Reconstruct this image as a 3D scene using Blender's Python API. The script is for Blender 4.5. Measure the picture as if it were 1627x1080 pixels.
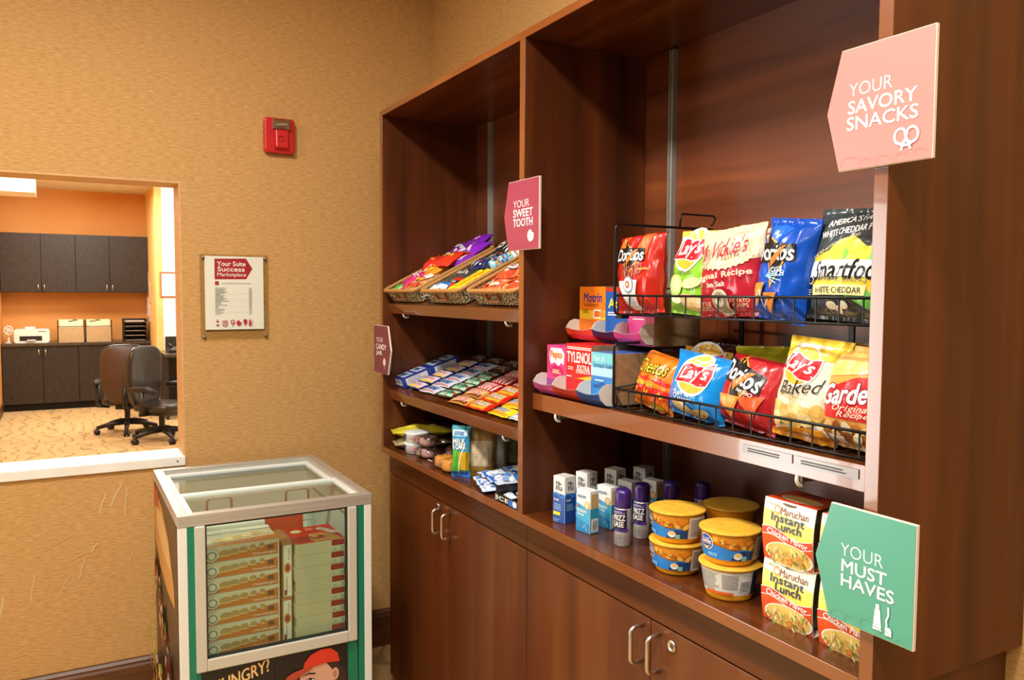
import bpy, bmesh, math, random
from mathutils import Vector, Matrix, noise
S = bpy.context.scene
COL = S.collection
for _o in list(bpy.data.objects): bpy.data.objects.remove(_o)
PI = math.pi
def rad(d): return d*PI/180.0

# ------------------------------------------------------------------ camera
cam = bpy.data.cameras.new('camera')
cam.sensor_width = 36.0
cam.lens = 36.0*1278.0/1627.0
cam.clip_start = 0.02
camo = bpy.data.objects.new('camera', cam); COL.objects.link(camo)
_yaw, _pit, _rol = .5089, -.0593, .0052
_f = Vector((math.sin(_yaw)*math.cos(_pit), math.cos(_yaw)*math.cos(_pit), math.sin(_pit)))
_r = Vector((math.cos(_yaw), -math.sin(_yaw), 0)); _u = _r.cross(_f)
_c, _s = math.cos(_rol), math.sin(_rol)
_R, _U = _c*_r + _s*_u, -_s*_r + _c*_u
_m = Matrix.Identity(4)
for i in range(3):
    _m[i][0], _m[i][1], _m[i][2] = _R[i], _U[i], -_f[i]
_m.translation = Vector((-.9692, -3.0823, 1.45))
camo.matrix_world = _m
S.camera = camo

# ------------------------------------------------------------------ world, lamps, exposure
S.view_settings.view_transform = 'Standard'
S.view_settings.look = 'None'
S.view_settings.gamma = 1.0
S.view_settings.use_curve_mapping = False
S.view_settings.exposure = 0.0
w = bpy.data.worlds.new('world'); S.world = w; w.use_nodes = True
w.node_tree.nodes['Background'].inputs[0].default_value = (1.0, .96, .9, 1)
w.node_tree.nodes['Background'].inputs[1].default_value = .15

def area(name, loc, target, sx, sy, power, col=(1, .9, .76), spread=180):
    l = bpy.data.lights.new(name, 'AREA'); l.shape = 'RECTANGLE'; l.size = sx; l.size_y = sy
    l.energy = power; l.color = col; l.spread = rad(spread)
    o = bpy.data.objects.new(name, l); COL.objects.link(o); o.location = loc
    d = Vector(target) - Vector(loc)
    o.rotation_euler = d.to_track_quat('-Z', 'Y').to_euler()
    return o
# ceiling lamps of the aisle in front of the shelves
for x, y, p in [(-.98, -1.4, 38), (-.95, -2.7, 36), (-.95, -3.9, 26), (-2.4, -1.5, 24), (-2.6, -3.2, 10)]:
    area('ceiling_lamp', (x, y, 2.72), (x, y, 0), .22, .22, p, (1, .965, .91))
# daylight outside the glazed door farther along the back wall
area('daylight', (-3.0, .5, 1.05), (-2.7, -3, 1.05), 1.8, 2.0, 135, (.92, .96, 1.0))
# ceiling lamps of the office behind the opening
for x, y in [(-.85, 6.9), (-.85, 4.0), (-.85, 1.7)]:
    area('office_lamp', (x, y, 2.62), (x, y, 0), 1.1, .5, 60, (1, .95, .86))
area('office_side_lamp', (1.1, 5.9, 2.6), (.8, 7.3, 1.2), .8, .5, 60, (1, .97, .9))

# ------------------------------------------------------------------ materials
def lin(h):
    h = h.lstrip('#'); v = [int(h[i:i+2], 16)/255 for i in (0, 2, 4)]
    return tuple((c/12.92 if c <= .04045 else ((c+.055)/1.055)**2.4) for c in v)
MATS = {}
def pm(hexc, rough=.5, metal=0.0, spec=.5, name=None, coat=0.0, alpha=1.0, trans=0.0, emit=0.0):
    key = name or ('c_%s_%g_%g_%g_%g' % (hexc, rough, metal, coat, spec))
    if key in MATS: return MATS[key]
    m = bpy.data.materials.new(key); m.use_nodes = True
    b = m.node_tree.nodes['Principled BSDF']
    b.inputs['Base Color'].default_value = (*lin(hexc), 1)
    b.inputs['Roughness'].default_value = rough
    b.inputs['Metallic'].default_value = metal
    b.inputs['Specular IOR Level'].default_value = spec
    b.inputs['Coat Weight'].default_value = coat
    b.inputs['Transmission Weight'].default_value = trans
    b.inputs['Alpha'].default_value = alpha
    if emit:
        b.inputs['Emission Color'].default_value = (*lin(hexc), 1)
        b.inputs['Emission Strength'].default_value = emit
    MATS[key] = m
    return m
def noisy(name, c1, c2, scale=(10, 10, 10), detail=4, rough=.5, bump=0.0, bscale=None, lo=.3, hi=.7, spec=.5, c3=None, coat=0.0, dist=0.0, metal=0.0):
    """noise-driven two-colour material in object coordinates (metres)"""
    if name in MATS: return MATS[name]
    m = bpy.data.materials.new(name); m.use_nodes = True
    nt = m.node_tree; N = nt.nodes; L = nt.links; b = N['Principled BSDF']
    tc = N.new('ShaderNodeTexCoord'); mp = N.new('ShaderNodeMapping'); mp.inputs['Scale'].default_value = scale
    L.new(tc.outputs['Object'], mp.inputs['Vector'])
    nz = N.new('ShaderNodeTexNoise'); nz.inputs['Scale'].default_value = 1; nz.inputs['Detail'].default_value = detail
    nz.inputs['Distortion'].default_value = dist
    L.new(mp.outputs[0], nz.inputs['Vector'])
    rp = N.new('ShaderNodeValToRGB'); e = rp.color_ramp.elements
    e[0].position = lo; e[0].color = (*lin(c1), 1); e[1].position = hi; e[1].color = (*lin(c2), 1)
    if c3:
        k = e.new((lo+hi)/2); k.color = (*lin(c3), 1)
    L.new(nz.outputs['Fac'], rp.inputs[0]); L.new(rp.outputs[0], b.inputs['Base Color'])
    b.inputs['Roughness'].default_value = rough; b.inputs['Specular IOR Level'].default_value = spec
    b.inputs['Coat Weight'].default_value = coat; b.inputs['Metallic'].default_value = metal
    if bump:
        bp = N.new('ShaderNodeBump'); bp.inputs['Strength'].default_value = bump; bp.inputs['Distance'].default_value = .002
        src = nz.outputs['Fac']
        if bscale:
            mp2 = N.new('ShaderNodeMapping'); mp2.inputs['Scale'].default_value = bscale
            L.new(tc.outputs['Object'], mp2.inputs['Vector'])
            n2 = N.new('ShaderNodeTexNoise'); n2.inputs['Scale'].default_value = 1; n2.inputs['Detail'].default_value = 3
            L.new(mp2.outputs[0], n2.inputs['Vector']); src = n2.outputs['Fac']
        L.new(src, bp.inputs['Height']); L.new(bp.outputs[0], b.inputs['Normal'])
    MATS[name] = m
    return m

WALLC = ('#b1844a', '#d2a669', '#c4965a')
wall_x = noisy('wallpaper_back', WALLC[0], WALLC[1], (40, 40, 250), 5, .7, .7, (36, 36, 220), .26, .74, .25, c3=WALLC[2])
wall_y = noisy('wallpaper_side', WALLC[0], WALLC[1], (40, 40, 250), 5, .7, .7, (36, 36, 220), .26, .74, .25, c3=WALLC[2])
wood_v = noisy('wood_vertical', '#3a1b08', '#6c3815', (16, 16, .9), 5, .33, .04, (60, 60, 3), .25, .75, .5, c3='#57290e', dist=.4)
wood_y = noisy('wood_lengthwise', '#3a1b08', '#693616', (22, 1.1, 22), 5, .22, .04, (60, 3, 60), .25, .75, .5, c3='#56290d', dist=.4)
wood_back_lit = noisy('wood_backboard_lit', '#552811', '#874722', (22, 1.1, 16), 5, .34, .04, (60, 3, 60), .25, .75, .5, c3='#6c3619', dist=.4)  # unit's wood again, made lighter: light on the back panel put into the colour
wood_e = noisy('wood_edge', '#6e3814', '#8a4a20', (30, 4, 4), 4, .2, 0, None, .25, .75, .9, coat=.6)
wood_door = noisy('wood_door', '#47220b', '#78431c', (14, 9, .55), 5, .30, .04, (60, 60, 3), .22, .78, .5, c3='#602e0f', dist=.5)
black_lam = noisy('charcoal_laminate', '#241e19', '#3a3129', (55, 55, 14), 4, .42, 0, None, .3, .75, .45)
orange_wall = noisy('orange_paint', '#dd9a52', '#e5a45c', (3, 3, 3), 2, .6, 0, None, .2, .8, .3)
white_paint = noisy('white_paint', '#e6e2d2', '#f2efe4', (8, 8, 8), 3, .45)
base_wood = noisy('baseboard_wood', '#4a2814', '#6d401f', (6, 40, 90), 5, .4, .05, None, .25, .75, .5)
ceil_m = noisy('ceiling_paint', '#e9e4d8', '#f1ede2', (5, 5, 5), 2, .8)
steel = pm('#b9b6ae', .3, 1.0)
nickel = pm('#cfc6b6', .34, 1.0, name='satin_nickel')
wire = pm('#111111', .38, .3, name='black_wire')
white = pm('#f3f1ea', .45)
offw = pm('#e4dfd0', .5)
cardb = noisy('kraft_card', '#8d6f4c', '#a58760', (4, 60, 60), 3, .7, 0, None, .3, .7, .2)

# carpet with scribbled loops
def carpet():
    m = bpy.data.materials.new('loop_carpet'); m.use_nodes = True; nt = m.node_tree; N = nt.nodes; L = nt.links
    b = N['Principled BSDF']; tc = N.new('ShaderNodeTexCoord')
    wv = N.new('ShaderNodeTexWave'); wv.inputs['Scale'].default_value = 2.3; wv.inputs['Distortion'].default_value = 9
    wv.inputs['Detail'].default_value = 1.2; wv.inputs['Detail Scale'].default_value = 1.6
    L.new(tc.outputs['Object'], wv.inputs['Vector'])
    rp = N.new('ShaderNodeValToRGB'); e = rp.color_ramp.elements
    e[0].position = .0; e[0].color = (*lin('#9c7f55'), 1); e[1].position = .10; e[1].color = (*lin('#c6a570'), 1)
    L.new(wv.outputs['Fac'], rp.inputs[0])
    nz = N.new('ShaderNodeTexNoise'); nz.inputs['Scale'].default_value = 160
    L.new(tc.outputs['Object'], nz.inputs['Vector'])
    mx = N.new('ShaderNodeMixRGB'); mx.blend_type = 'OVERLAY'; mx.inputs[0].default_value = .3
    L.new(rp.outputs[0], mx.inputs[1]); L.new(nz.outputs['Color'], mx.inputs[2]); L.new(mx.outputs[0], b.inputs['Base Color'])
    b.inputs['Roughness'].default_value = .95
    return m
carpet_m = carpet()
def glass_mat(name, tint='#e8f2ec', mixf=.12, rough=.02):
    m = bpy.data.materials.new(name); m.use_nodes = True; nt = m.node_tree; N = nt.nodes; L = nt.links
    out = N['Material Output']; N.remove(N['Principled BSDF'])
    t = N.new('ShaderNodeBsdfTransparent'); t.inputs[0].default_value = (*lin(tint), 1)
    g = N.new('ShaderNodeBsdfGlossy'); g.inputs['Roughness'].default_value = rough
    fr = N.new('ShaderNodeLayerWeight'); fr.inputs['Blend'].default_value = .5
    pw_ = N.new('ShaderNodeMath'); pw_.operation = 'POWER'; pw_.inputs[1].default_value = 4
    L.new(fr.outputs['Facing'], pw_.inputs[0])
    ad = N.new('ShaderNodeMath'); ad.operation = 'MULTIPLY_ADD'; ad.inputs[1].default_value = .7; ad.inputs[2].default_value = mixf
    L.new(pw_.outputs[0], ad.inputs[0])
    mx = N.new('ShaderNodeMixShader'); L.new(ad.outputs[0], mx.inputs[0]); L.new(t.outputs[0], mx.inputs[1]); L.new(g.outputs[0], mx.inputs[2])
    L.new(mx.outputs[0], out.inputs[0]); return m
glass = glass_mat('freezer_glass', '#f1f7ef', .03)
lidglass = glass_mat('lid_glass', '#f2f6f2', .06)
acrylic = glass_mat('clear_acrylic', '#fbfaf5', .02, .08)
film = glass_mat('clear_film', '#f4f4f0', .06, .12)

# ------------------------------------------------------------------ geometry helpers
def tag(o, label=None, cat=None, group=None, kind=None):
    if label: o['label'] = label
    if cat: o['category'] = cat
    if group: o['group'] = group
    if kind: o['kind'] = kind
    return o
class B:
    def __init__(s): s.v = []; s.f = []; s.mi = []; s.mats = []
    def m(s, mat):
        if mat not in s.mats: s.mats.append(mat)
        return s.mats.index(mat)
    def add(s, verts, faces, mat):
        k = len(s.v); mi = s.m(mat)
        s.v += [tuple(v) for v in verts]
        for f in faces: s.f.append([k+i for i in f]); s.mi.append(mi)
        return s
    def box(s, x0, y0, z0, x1, y1, z1, mat, M=None):
        x0, x1 = min(x0, x1), max(x0, x1); y0, y1 = min(y0, y1), max(y0, y1); z0, z1 = min(z0, z1), max(z0, z1)
        v = [Vector(p) for p in [(x0, y0, z0), (x1, y0, z0), (x1, y1, z0), (x0, y1, z0), (x0, y0, z1), (x1, y0, z1), (x1, y1, z1), (x0, y1, z1)]]
        if M: v = [M @ p for p in v]
        return s.add(v, [(0, 3, 2, 1), (4, 5, 6, 7), (0, 1, 5, 4), (1, 2, 6, 5), (2, 3, 7, 6), (3, 0, 4, 7)], mat)
    def tube(s, pts, r, mat, seg=8, closed=False, cap=True):
        pts = [Vector(p) for p in pts]; n = len(pts); rings = []
        up = None
        for i, p in enumerate(pts):
            if closed: d = (pts[(i+1) % n] - pts[i-1])
            else: d = pts[min(i+1, n-1)] - pts[max(i-1, 0)]
            d.normalize()
            if up is None:
                a = Vector((0, 0, 1)) if abs(d.z) < .9 else Vector((1, 0, 0))
                up = d.cross(a).normalized()
            else:
                up = (up - d*up.dot(d))
                if up.length < 1e-6: up = d.orthogonal()
                up.normalize()
            q = d.cross(up); rr = r[i] if isinstance(r, (list, tuple)) else r
            rings.append([p + (up*math.cos(2*PI*k/seg) + q*math.sin(2*PI*k/seg))*rr for k in range(seg)])
        vs = [v for rg in rings for v in rg]; fs = []
        for i in range(n if closed else n-1):
            a = i*seg; b = ((i+1) % n)*seg
            for k in range(seg): fs.append((a+k, a+(k+1) % seg, b+(k+1) % seg, b+k))
        if cap and not closed:
            fs.append(tuple(range(seg))[::-1]); fs.append(tuple((n-1)*seg+k for k in range(seg)))
        return s.add(vs, fs, mat)
    def lathe(s, prof, mat, seg=32, M=None, cap=True):
        vs = []; fs = []; n = len(prof)
        for (r, z) in prof:
            for k in range(seg): vs.append(Vector((r*math.cos(2*PI*k/seg), r*math.sin(2*PI*k/seg), z)))
        for i in range(n-1):
            for k in range(seg): fs.append((i*seg+k, i*seg+(k+1) % seg, (i+1)*seg+(k+1) % seg, (i+1)*seg+k))
        if cap:
            if prof[0][0] > 1e-6: fs.append(tuple(range(seg))[::-1])
            if prof[-1][0] > 1e-6: fs.append(tuple((n-1)*seg+k for k in range(seg)))
        if M: vs = [M @ v for v in vs]
        return s.add(vs, fs, mat)
    def prism(s, poly, d0, d1, mat, axis='y'):
        """poly 2-D (a,b) extruded along axis between d0 and d1"""
        def P(a, b, d): return {'y': (a, d, b), 'x': (d, a, b), 'z': (a, b, d)}[axis]
        n = len(poly); vs = [P(a, b, d0) for a, b in poly] + [P(a, b, d1) for a, b in poly]
        fs = [tuple(range(n))[::-1], tuple(range(n, 2*n))] + [(i, (i+1) % n, n+(i+1) % n, n+i) for i in range(n)]
        return s.add(vs, fs, mat)
    def grid(s, fn, nu, nv, mat, closed_u=False):
        vs = [fn(i/nu, j/nv) for j in range(nv+1) for i in range(nu+(0 if closed_u else 1))]
        W = nu if closed_u else nu+1; fs = []
        for j in range(nv):
            for i in range(nu):
                a = j*W+i; b = j*W+(i+1) % W
                fs.append((a, b, b+W, a+W))
        return s.add(vs, fs, mat)
    def mesh(s, name, smooth=False, merge=False):
        me = bpy.data.meshes.new(name); me.from_pydata(s.v, [], s.f)
        for m in s.mats: me.materials.append(m)
        me.polygons.foreach_set('material_index', s.mi)
        bm = bmesh.new(); bm.from_mesh(me)
        if merge: bmesh.ops.remove_doubles(bm, verts=bm.verts, dist=1e-5)
        if not getattr(s, 'keep', False): bmesh.ops.recalc_face_normals(bm, faces=bm.faces)
        bm.to_mesh(me); bm.free()
        if smooth: me.polygons.foreach_set('use_smooth', [True]*len(me.polygons))
        me.update(); return me
    def obj(s, name, parent=None, smooth=False, bevel=0.0, merge=False, angle=None):
        o = bpy.data.objects.new(name, s.mesh(name, smooth or bool(angle), merge)); COL.objects.link(o)
        if parent: o.parent = parent
        if bevel:
            md = o.modifiers.new('bevel', 'BEVEL'); md.width = bevel; md.segments = 2; md.limit_method = 'ANGLE'
        if angle:
            bm = bmesh.new(); bm.from_mesh(o.data)
            for e in bm.edges:
                if len(e.link_faces) == 2 and e.calc_face_angle(0) > rad(angle): e.smooth = False
            bm.to_mesh(o.data); bm.free()
        return o
def empty(name, loc=(0, 0, 0), rz=0.0, M=None):
    o = bpy.data.objects.new(name, None); COL.objects.link(o); o.empty_display_size = .05
    if M is not None: o.matrix_world = M
    else: o.location = loc; o.rotation_euler = (0, 0, rz)
    return o
def struct(b, name, **k):
    o = b.obj(name, **k); o['kind'] = 'structure'; return o
def copy_tree(o, parent=None):
    c = o.copy(); COL.objects.link(c); c.parent = parent
    for ch in o.children: copy_tree(ch, c)
    return c
def arc(cx, cy, r, a0, a1, n=8):
    return [(cx+r*math.cos(rad(a0+(a1-a0)*i/n)), cy+r*math.sin(rad(a0+(a1-a0)*i/n))) for i in range(n+1)]
def rrect(x0, y0, x1, y1, r, n=5):
    return arc(x1-r, y0+r, r, -90, 0, n)+arc(x1-r, y1-r, r, 0, 90, n)+arc(x0+r, y1-r, r, 90, 180, n)+arc(x0+r, y0+r, r, 180, 270, n)
def pose(x, y, z, yaw=0.0, lean=0.0, roll=0.0):
    """local -y looks toward the aisle (world -x) at yaw 0; lean tips the top backwards"""
    return Matrix.Translation((x, y, z)) @ Matrix.Rotation(-PI/2+rad(yaw), 4, 'Z') @ Matrix.Rotation(-rad(lean), 4, 'X') @ Matrix.Rotation(rad(roll), 4, 'Y')

# ------------------------------------------------------------------ lettering and flat print
_TX = {}
def text2d(txt, bold=0.0, shear=0.0):
    k = (txt, bold, shear)
    if k in _TX: return _TX[k]
    cu = bpy.data.curves.new('lettering', 'FONT'); cu.body = txt; cu.size = 1; cu.offset = bold; cu.shear = shear
    cu.resolution_u = 3; cu.fill_mode = 'FRONT'
    ob = bpy.data.objects.new('lettering', cu)
    me = ob.to_mesh()
    vs = [(v.co.x, v.co.y) for v in me.vertices]; fs = [tuple(p.vertices) for p in me.polygons]
    ob.to_mesh_clear(); bpy.data.objects.remove(ob); bpy.data.curves.remove(cu)
    if not vs: vs = [(0, 0), (1, 0), (1, 1)]; fs = [(0, 1, 2)]
    x0 = min(v[0] for v in vs); x1 = max(v[0] for v in vs); y0 = min(v[1] for v in vs); y1 = max(v[1] for v in vs)
    vs = [((x-x0)/(x1-x0), (y-y0)/(y1-y0)) for x, y in vs]
    _TX[k] = (vs, fs); return _TX[k]
class Art:
    """flat print laid on a surface fn(x, y, off) -> point"""
    def __init__(s, fn, L=None, base=.0005, step=.00022):
        s.fn = fn; s.L = L; s.off = base; s.step = step; s.b = B(); s.b.keep = True; s.n = 0
    def raw(s, vs, fs, mat):
        s.off += s.step
        if s.L:
            bm = bmesh.new(); bv = [bm.verts.new((q[0], q[1], q[2] if len(q) > 2 else 0)) for q in vs]
            for f in fs:
                try: bm.faces.new([bv[i] for i in f])
                except ValueError: pass
            xs = [v[0] for v in vs]; ys = [v[1] for v in vs]
            for ax, lo, hi in ((0, min(xs), max(xs)), (1, min(ys), max(ys))):
                k = math.ceil(lo/s.L)
                while k*s.L < hi:
                    co = [0, 0, 0]; no = [0, 0, 0]; co[ax] = k*s.L; no[ax] = 1
                    bmesh.ops.bisect_plane(bm, geom=bm.verts[:]+bm.edges[:]+bm.faces[:], plane_co=co, plane_no=no, dist=1e-7)
                    k += 1
            bm.verts.index_update()
            vs = [(v.co.x, v.co.y, v.co.z) for v in bm.verts]; fs = [tuple(v.index for v in f.verts) for f in bm.faces]; bm.free()
        s.b.add([s.fn(q[0], q[1], s.off+(q[2] if len(q) > 2 else 0)) for q in vs], fs, mat); s.n += 1
        return s
    def poly(s, pts, mat):
        # fan-safe fill through bmesh
        bm = bmesh.new(); vs = [bm.verts.new((x, y, 0)) for x, y in pts]
        bm.faces.new(vs); bmesh.ops.triangulate(bm, faces=bm.faces[:])
        bm.verts.index_update()
        v = [(q.co.x, q.co.y) for q in bm.verts]; f = []
        for fc in bm.faces:
            idx = [q.index for q in fc.verts]
            a, b_, c = [v[i] for i in idx]
            if (b_[0]-a[0])*(c[1]-a[1])-(b_[1]-a[1])*(c[0]-a[0]) < 0: idx = idx[::-1]
            f.append(tuple(idx))
        bm.free(); return s.raw(v, f, mat)
    def rect(s, x0, y0, x1, y1, mat): return s.raw([(x0, y0), (x1, y0), (x1, y1), (x0, y1)], [(0, 1, 2, 3)], mat)
    def ell(s, cx, cy, rx, ry, mat, n=28, rot=0):
        c, k = math.cos(rad(rot)), math.sin(rad(rot)); pts = []
        for i in range(n):
            a = 2*PI*i/n; x, y = rx*math.cos(a), ry*math.sin(a); pts.append((cx+x*c-y*k, cy+x*k+y*c))
        return s.poly(pts, mat)
    def text(s, t, cx, cy, wd, ht, mat, bold=0.0, shear=0.0, rot=0, outline=None, ob=.06, arch=0.0, align='c'):
        if outline: s.text(t, cx, cy, wd, ht, outline, max(bold, 0)+ob*1.3, shear, rot, arch=arch, align=align)
        vs, fs = text2d(t, min(bold, 0), shear); c, k = math.cos(rad(rot)), math.sin(rad(rot)); out = []; of = []
        sh = [(0, 0)]
        if bold > 0:
            d = bold*ht*.95; n = 4 if bold < .04 else 8
            sh = [(d*math.cos(2*PI*i/n), d*math.sin(2*PI*i/n)) for i in range(n)]
        for ii, (dx, dy) in enumerate(sh):
            q = len(out)
            for x, y in vs:
                a = (x-.5)*wd+dx; b_ = (y-.5)*ht+dy - arch*((2*x-1)**2)
                out.append((cx+a*c-b_*k, cy+a*k+b_*c, ii*.00003))
            of += [tuple(q+i for i in f) for f in fs]
        return s.raw(out, of, mat)
    def stroke(s, pts, wd, mat, closed=False):
        n = len(pts); L_ = []; R_ = []
        for i, (x, y) in enumerate(pts):
            a = pts[(i+1) % n] if closed else pts[min(i+1, n-1)]; b_ = pts[i-1] if closed else pts[max(i-1, 0)]
            dx, dy = a[0]-b_[0], a[1]-b_[1]; l = math.hypot(dx, dy) or 1
            L_.append((x-dy/l*wd/2, y+dx/l*wd/2)); R_.append((x+dy/l*wd/2, y-dx/l*wd/2))
        fs = []
        for i in range(n if closed else n-1):
            j = (i+1) % n; fs.append((i, n+i, n+j, j))
        return s.raw(L_+R_, fs, mat)
    def lines(s, x0, y0, x1, y1, n, mat, fill=.5, seed=0, ragged=.3):
        rnd = random.Random(seed); h = (y1-y0)/n
        vs = []; fs = []
        for i in range(n):
            a = y0+i*h; xe = x1-(x1-x0)*ragged*rnd.random(); k = len(vs)
            vs += [(x0, a), (xe, a), (xe, a+h*fill), (x0, a+h*fill)]; fs.append((k, k+1, k+2, k+3))
        return s.raw(vs, fs, mat)
    def done(s, name='printed_artwork', parent=None, label=None):
        o = s.b.obj(name, parent)
        if label: o['label'] = label
        return o
def plane_front(d, w=None):
    return lambda x, y, off: Vector((x, -d-off, y))
# ================================================================== THE SETTING
XR = .3725          # right wall
YB = 0.0            # back wall face
WT = .15            # wall thickness
OX0, OX1, OZ0, OZ1 = -1.5, -.597, .822, 1.834      # opening into the office
GX0, GX1, GZ0, GZ1 = -3.95, -2.05, .05, 2.08         # glazed opening farther along
b = B(); zt = 2.75
xs = [-4.2, GX0, GX1, OX0, OX1, XR]
b.box(xs[0], 0, 0, GX0, WT, zt, wall_x)
b.box(GX0, 0, 0, GX1, WT, GZ0, wall_x); b.box(GX0, 0, GZ1, GX1, WT, zt, wall_x)
b.box(GX1, 0, 0, OX0, WT, zt, wall_x)
b.box(OX0, 0, 0, OX1, WT, OZ0, wall_x); b.box(OX0, 0, OZ1, OX1, WT, zt, wall_x)
b.box(OX1, 0, 0, XR+.12, WT, zt, wall_x)
wallb = struct(b, 'wall_back')
b = B(); b.box(XR, 0, 0, XR+.12, -5.2, zt, wall_y); struct(b, 'wall_right')
b = B(); b.box(-4.2, WT, -.05, XR+.12, -5.2, 0, carpet_m); struct(b, 'floor')
b = B(); b.box(-4.2, WT, zt, XR+.12, -5.2, zt+.05, ceil_m); struct(b, 'ceiling')
# scuff marks on the wallpaper below the opening
scm = pm('#cfae7d', .8, spec=.2)
a = Art(lambda x, y, o: Vector((x, -o, y)), None, .0004)
for (x0, z0, x1, z1, wd) in [(-1.19, .30, -1.165, .44, .007), (-1.09, .40, -1.075, .50, .0035), (-1.02, .40, -.955, .47, .003), (-.88, .68, -.855, .75, .006),
                             (-.845, .70, -.805, .78, .007), (-.80, .66, -.79, .76, .004), (-1.04, .575, -.955, .62, .0025), (-.98, .52, -.925, .55, .002), (-.905, .55, -.885, .58, .006),
                             (-.945, .46, -.925, .53, .005), (-.995, .43, -.98, .47, .003), (-.79, .49, -.775, .53, .003)]:
    n = 6; a.stroke([(x0+(x1-x0)*i/n+.0015*math.sin(i*1.7), z0+(z1-z0)*i/n) for i in range(n+1)], wd, scm)
o = a.done('scuff_mark', wallb)
# jamb linings and white sill of the opening
jamb = noisy('jamb_paint', '#c9995c', '#d6aa70', (9, 9, 60), 3, .6)
b = B(); b.box(OX1-.006, 0.0, OZ0, OX1, WT, OZ1, jamb); b.box(OX0, 0, OZ1-.006, OX1-.006, WT, OZ1, jamb); b.box(OX0, 0, OZ0, OX0+.006, WT, OZ1-.006, jamb)
struct(b, 'trim_1')
b = B(); b.box(OX0-.03, -.012, OZ0, OX1-.0005, WT+.01, OZ0+.034, white_paint)
sill = struct(b, 'trim_2', bevel=.003)
sc = B()
for x in (-.625, -.66): sc.lathe([(.0, .0), (.0035, 0), (.003, .0008), (0, .001)], pm('#8f8b84', .4, 1), 10, Matrix.Translation((x, -.0125 if x > -.64 else .03, OZ0+(.018 if x > -.64 else .0345))) @ (Matrix.Rotation(PI/2, 4, 'X') if x > -.64 else Matrix.Identity(4)))
sc.obj('screw_heads', sill)
# glazed opening
b = B()
for x in (GX0, GX1-.05, (GX0+GX1)/2-.02): b.box(x, .03, GZ0, x+.05, .10, GZ1, white_paint)
for z in (GZ0, GZ1-.05): b.box(GX0, .03, z, GX1, .10, z+.05, white_paint)
win = struct(b, 'window_1')
b = B(); b.box(GX0+.05, .06, GZ0+.05, (GX0+GX1)/2-.02, .066, GZ1-.05, acrylic); b.box((GX0+GX1)/2+.03, .06, GZ0+.05, GX1-.05, .066, GZ1-.05, acrylic); b.obj('pane', win)
# baseboards
def baseb(x0, x1, name):
    b = B(); pr = [(-.016, 0), (-.016, .122), (-.012, .13), (-.013, .138), (-.006, .147), (0, .15), (0, 0)]
    b.prism([(p[0], p[1]) for p in pr], x0, x1, base_wood, 'x'); return struct(b, name)
baseb(GX1, XR, 'baseboard_back')
b = B(); b.box(XR-.016, 0, 0, XR, -.39, .15, base_wood); b.box(XR-.016, -2.38, 0, XR, -5.2, .15, base_wood); struct(b, 'baseboard_right')

# ------------------------------------------------------------------ office behind the opening
RX0, RXR, RY1, RYE = -1.62, -.006, 8.55, 7.33
RZ = 2.7
b = B(); b.box(RX0-.1, WT, -.05, 2.2, RY1+.1, 0, carpet_m); struct(b, 'floor_office')
b = B(); b.box(RX0-.1, WT, RZ, 2.2, RY1+.1, RZ+.05, ceil_m); struct(b, 'ceiling_office')
b = B(); b.box(RX0-.1, RY1, 0, RXR, RY1+.1, RZ, orange_wall); struct(b, 'wall_office_back')
b = B(); b.box(RX0-.1, WT, 0, RX0, RY1, RZ, orange_wall); struct(b, 'wall_office_left')
yel = noisy('cream_paint', '#e5b868', '#eac479', (3, 3, 3), 2, .6)
b = B(); b.box(RXR, RYE, 0, RXR+.08, RY1, RZ, yel); struct(b, 'wall_office_return')
wp = noisy('pale_paint', '#eef0ea', '#f6f7f3', (3, 3, 3), 2, .6)
b = B(); b.box(RXR+.08, RYE, 0, 2.2, RYE+.1, RZ, wp); struct(b, 'wall_office_pale')
b = B(); b.box(2.2, WT, 0, 2.3, RYE+.1, RZ, wp); struct(b, 'wall_office_right')
b = B(); b.box(RX0, 4.6, 2.24, -1.146, 5.0, RZ, ceil_m); struct(b, 'trim_3', bevel=.004)
b = B(); b.box(RX0, WT, 0, RX0+.012, 8.0, .12, base_wood); struct(b, 'baseboard_office')

# base cabinets of the office
def pull(parent, x, y, z, h=.075):
    b = B(); b.tube([(x, y, z-h/2), (x, y-.018, z-h/2+.006), (x, y-.018, z+h/2-.006), (x, y, z+h/2)], .006, nickel, 8); return b.obj('handle', parent, True)
CY = 8.05
bx = [(-1.615, -.818), (-.818, -.006)]
for k, (x0, x1) in enumerate(bx):
    t = empty('base_cabinet', ((x0+x1)/2, CY+.22, 0)); ox, oy = (x0+x1)/2, CY+.22
    tag(t, ['charcoal laminate base cabinet under the printer', 'charcoal laminate base cabinet under the paper tray stack'][k], 'cabinet', 'office base cabinets')
    b = B(); b.box(x0-ox+.001, -.198, .085, x1-ox-.001, .27, .775, black_lam); b.box(x0-ox+.001, -.14, 0, x1-ox-.001, .27, .085, pm('#171310', .7)); b.obj('body', t)
    mid = (x0+x1)/2 if k else -1.197
    for j, (a0, a1) in enumerate([(x0, mid), (mid, x1)]):
        b = B(); b.box(a0-ox+.003, -.22, .09, a1-ox-.003, -.199, .772, black_lam); d = b.obj('door', t, bevel=.002)
        if k == 0: pull(d, (a1-.04 if j == 0 else a0+.03)-ox, -.22, .70)
        else: pull(d, (a1-.04 if j == 0 else a0+.03)-ox, -.22, .70)
b = B(); b.box(-1.62, CY-.24+.22, .776, -.007, RY1-.001, .812, noisy('counter_laminate', '#3a3128', '#574a3b', (40, 40, 40), 4, .25)); o = b.obj('worktop', bevel=.003); tag(o, 'dark laminate worktop running along the orange wall', 'worktop')
ux = [(-1.615, -.8237), (-.8237, -.0075)]
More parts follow.
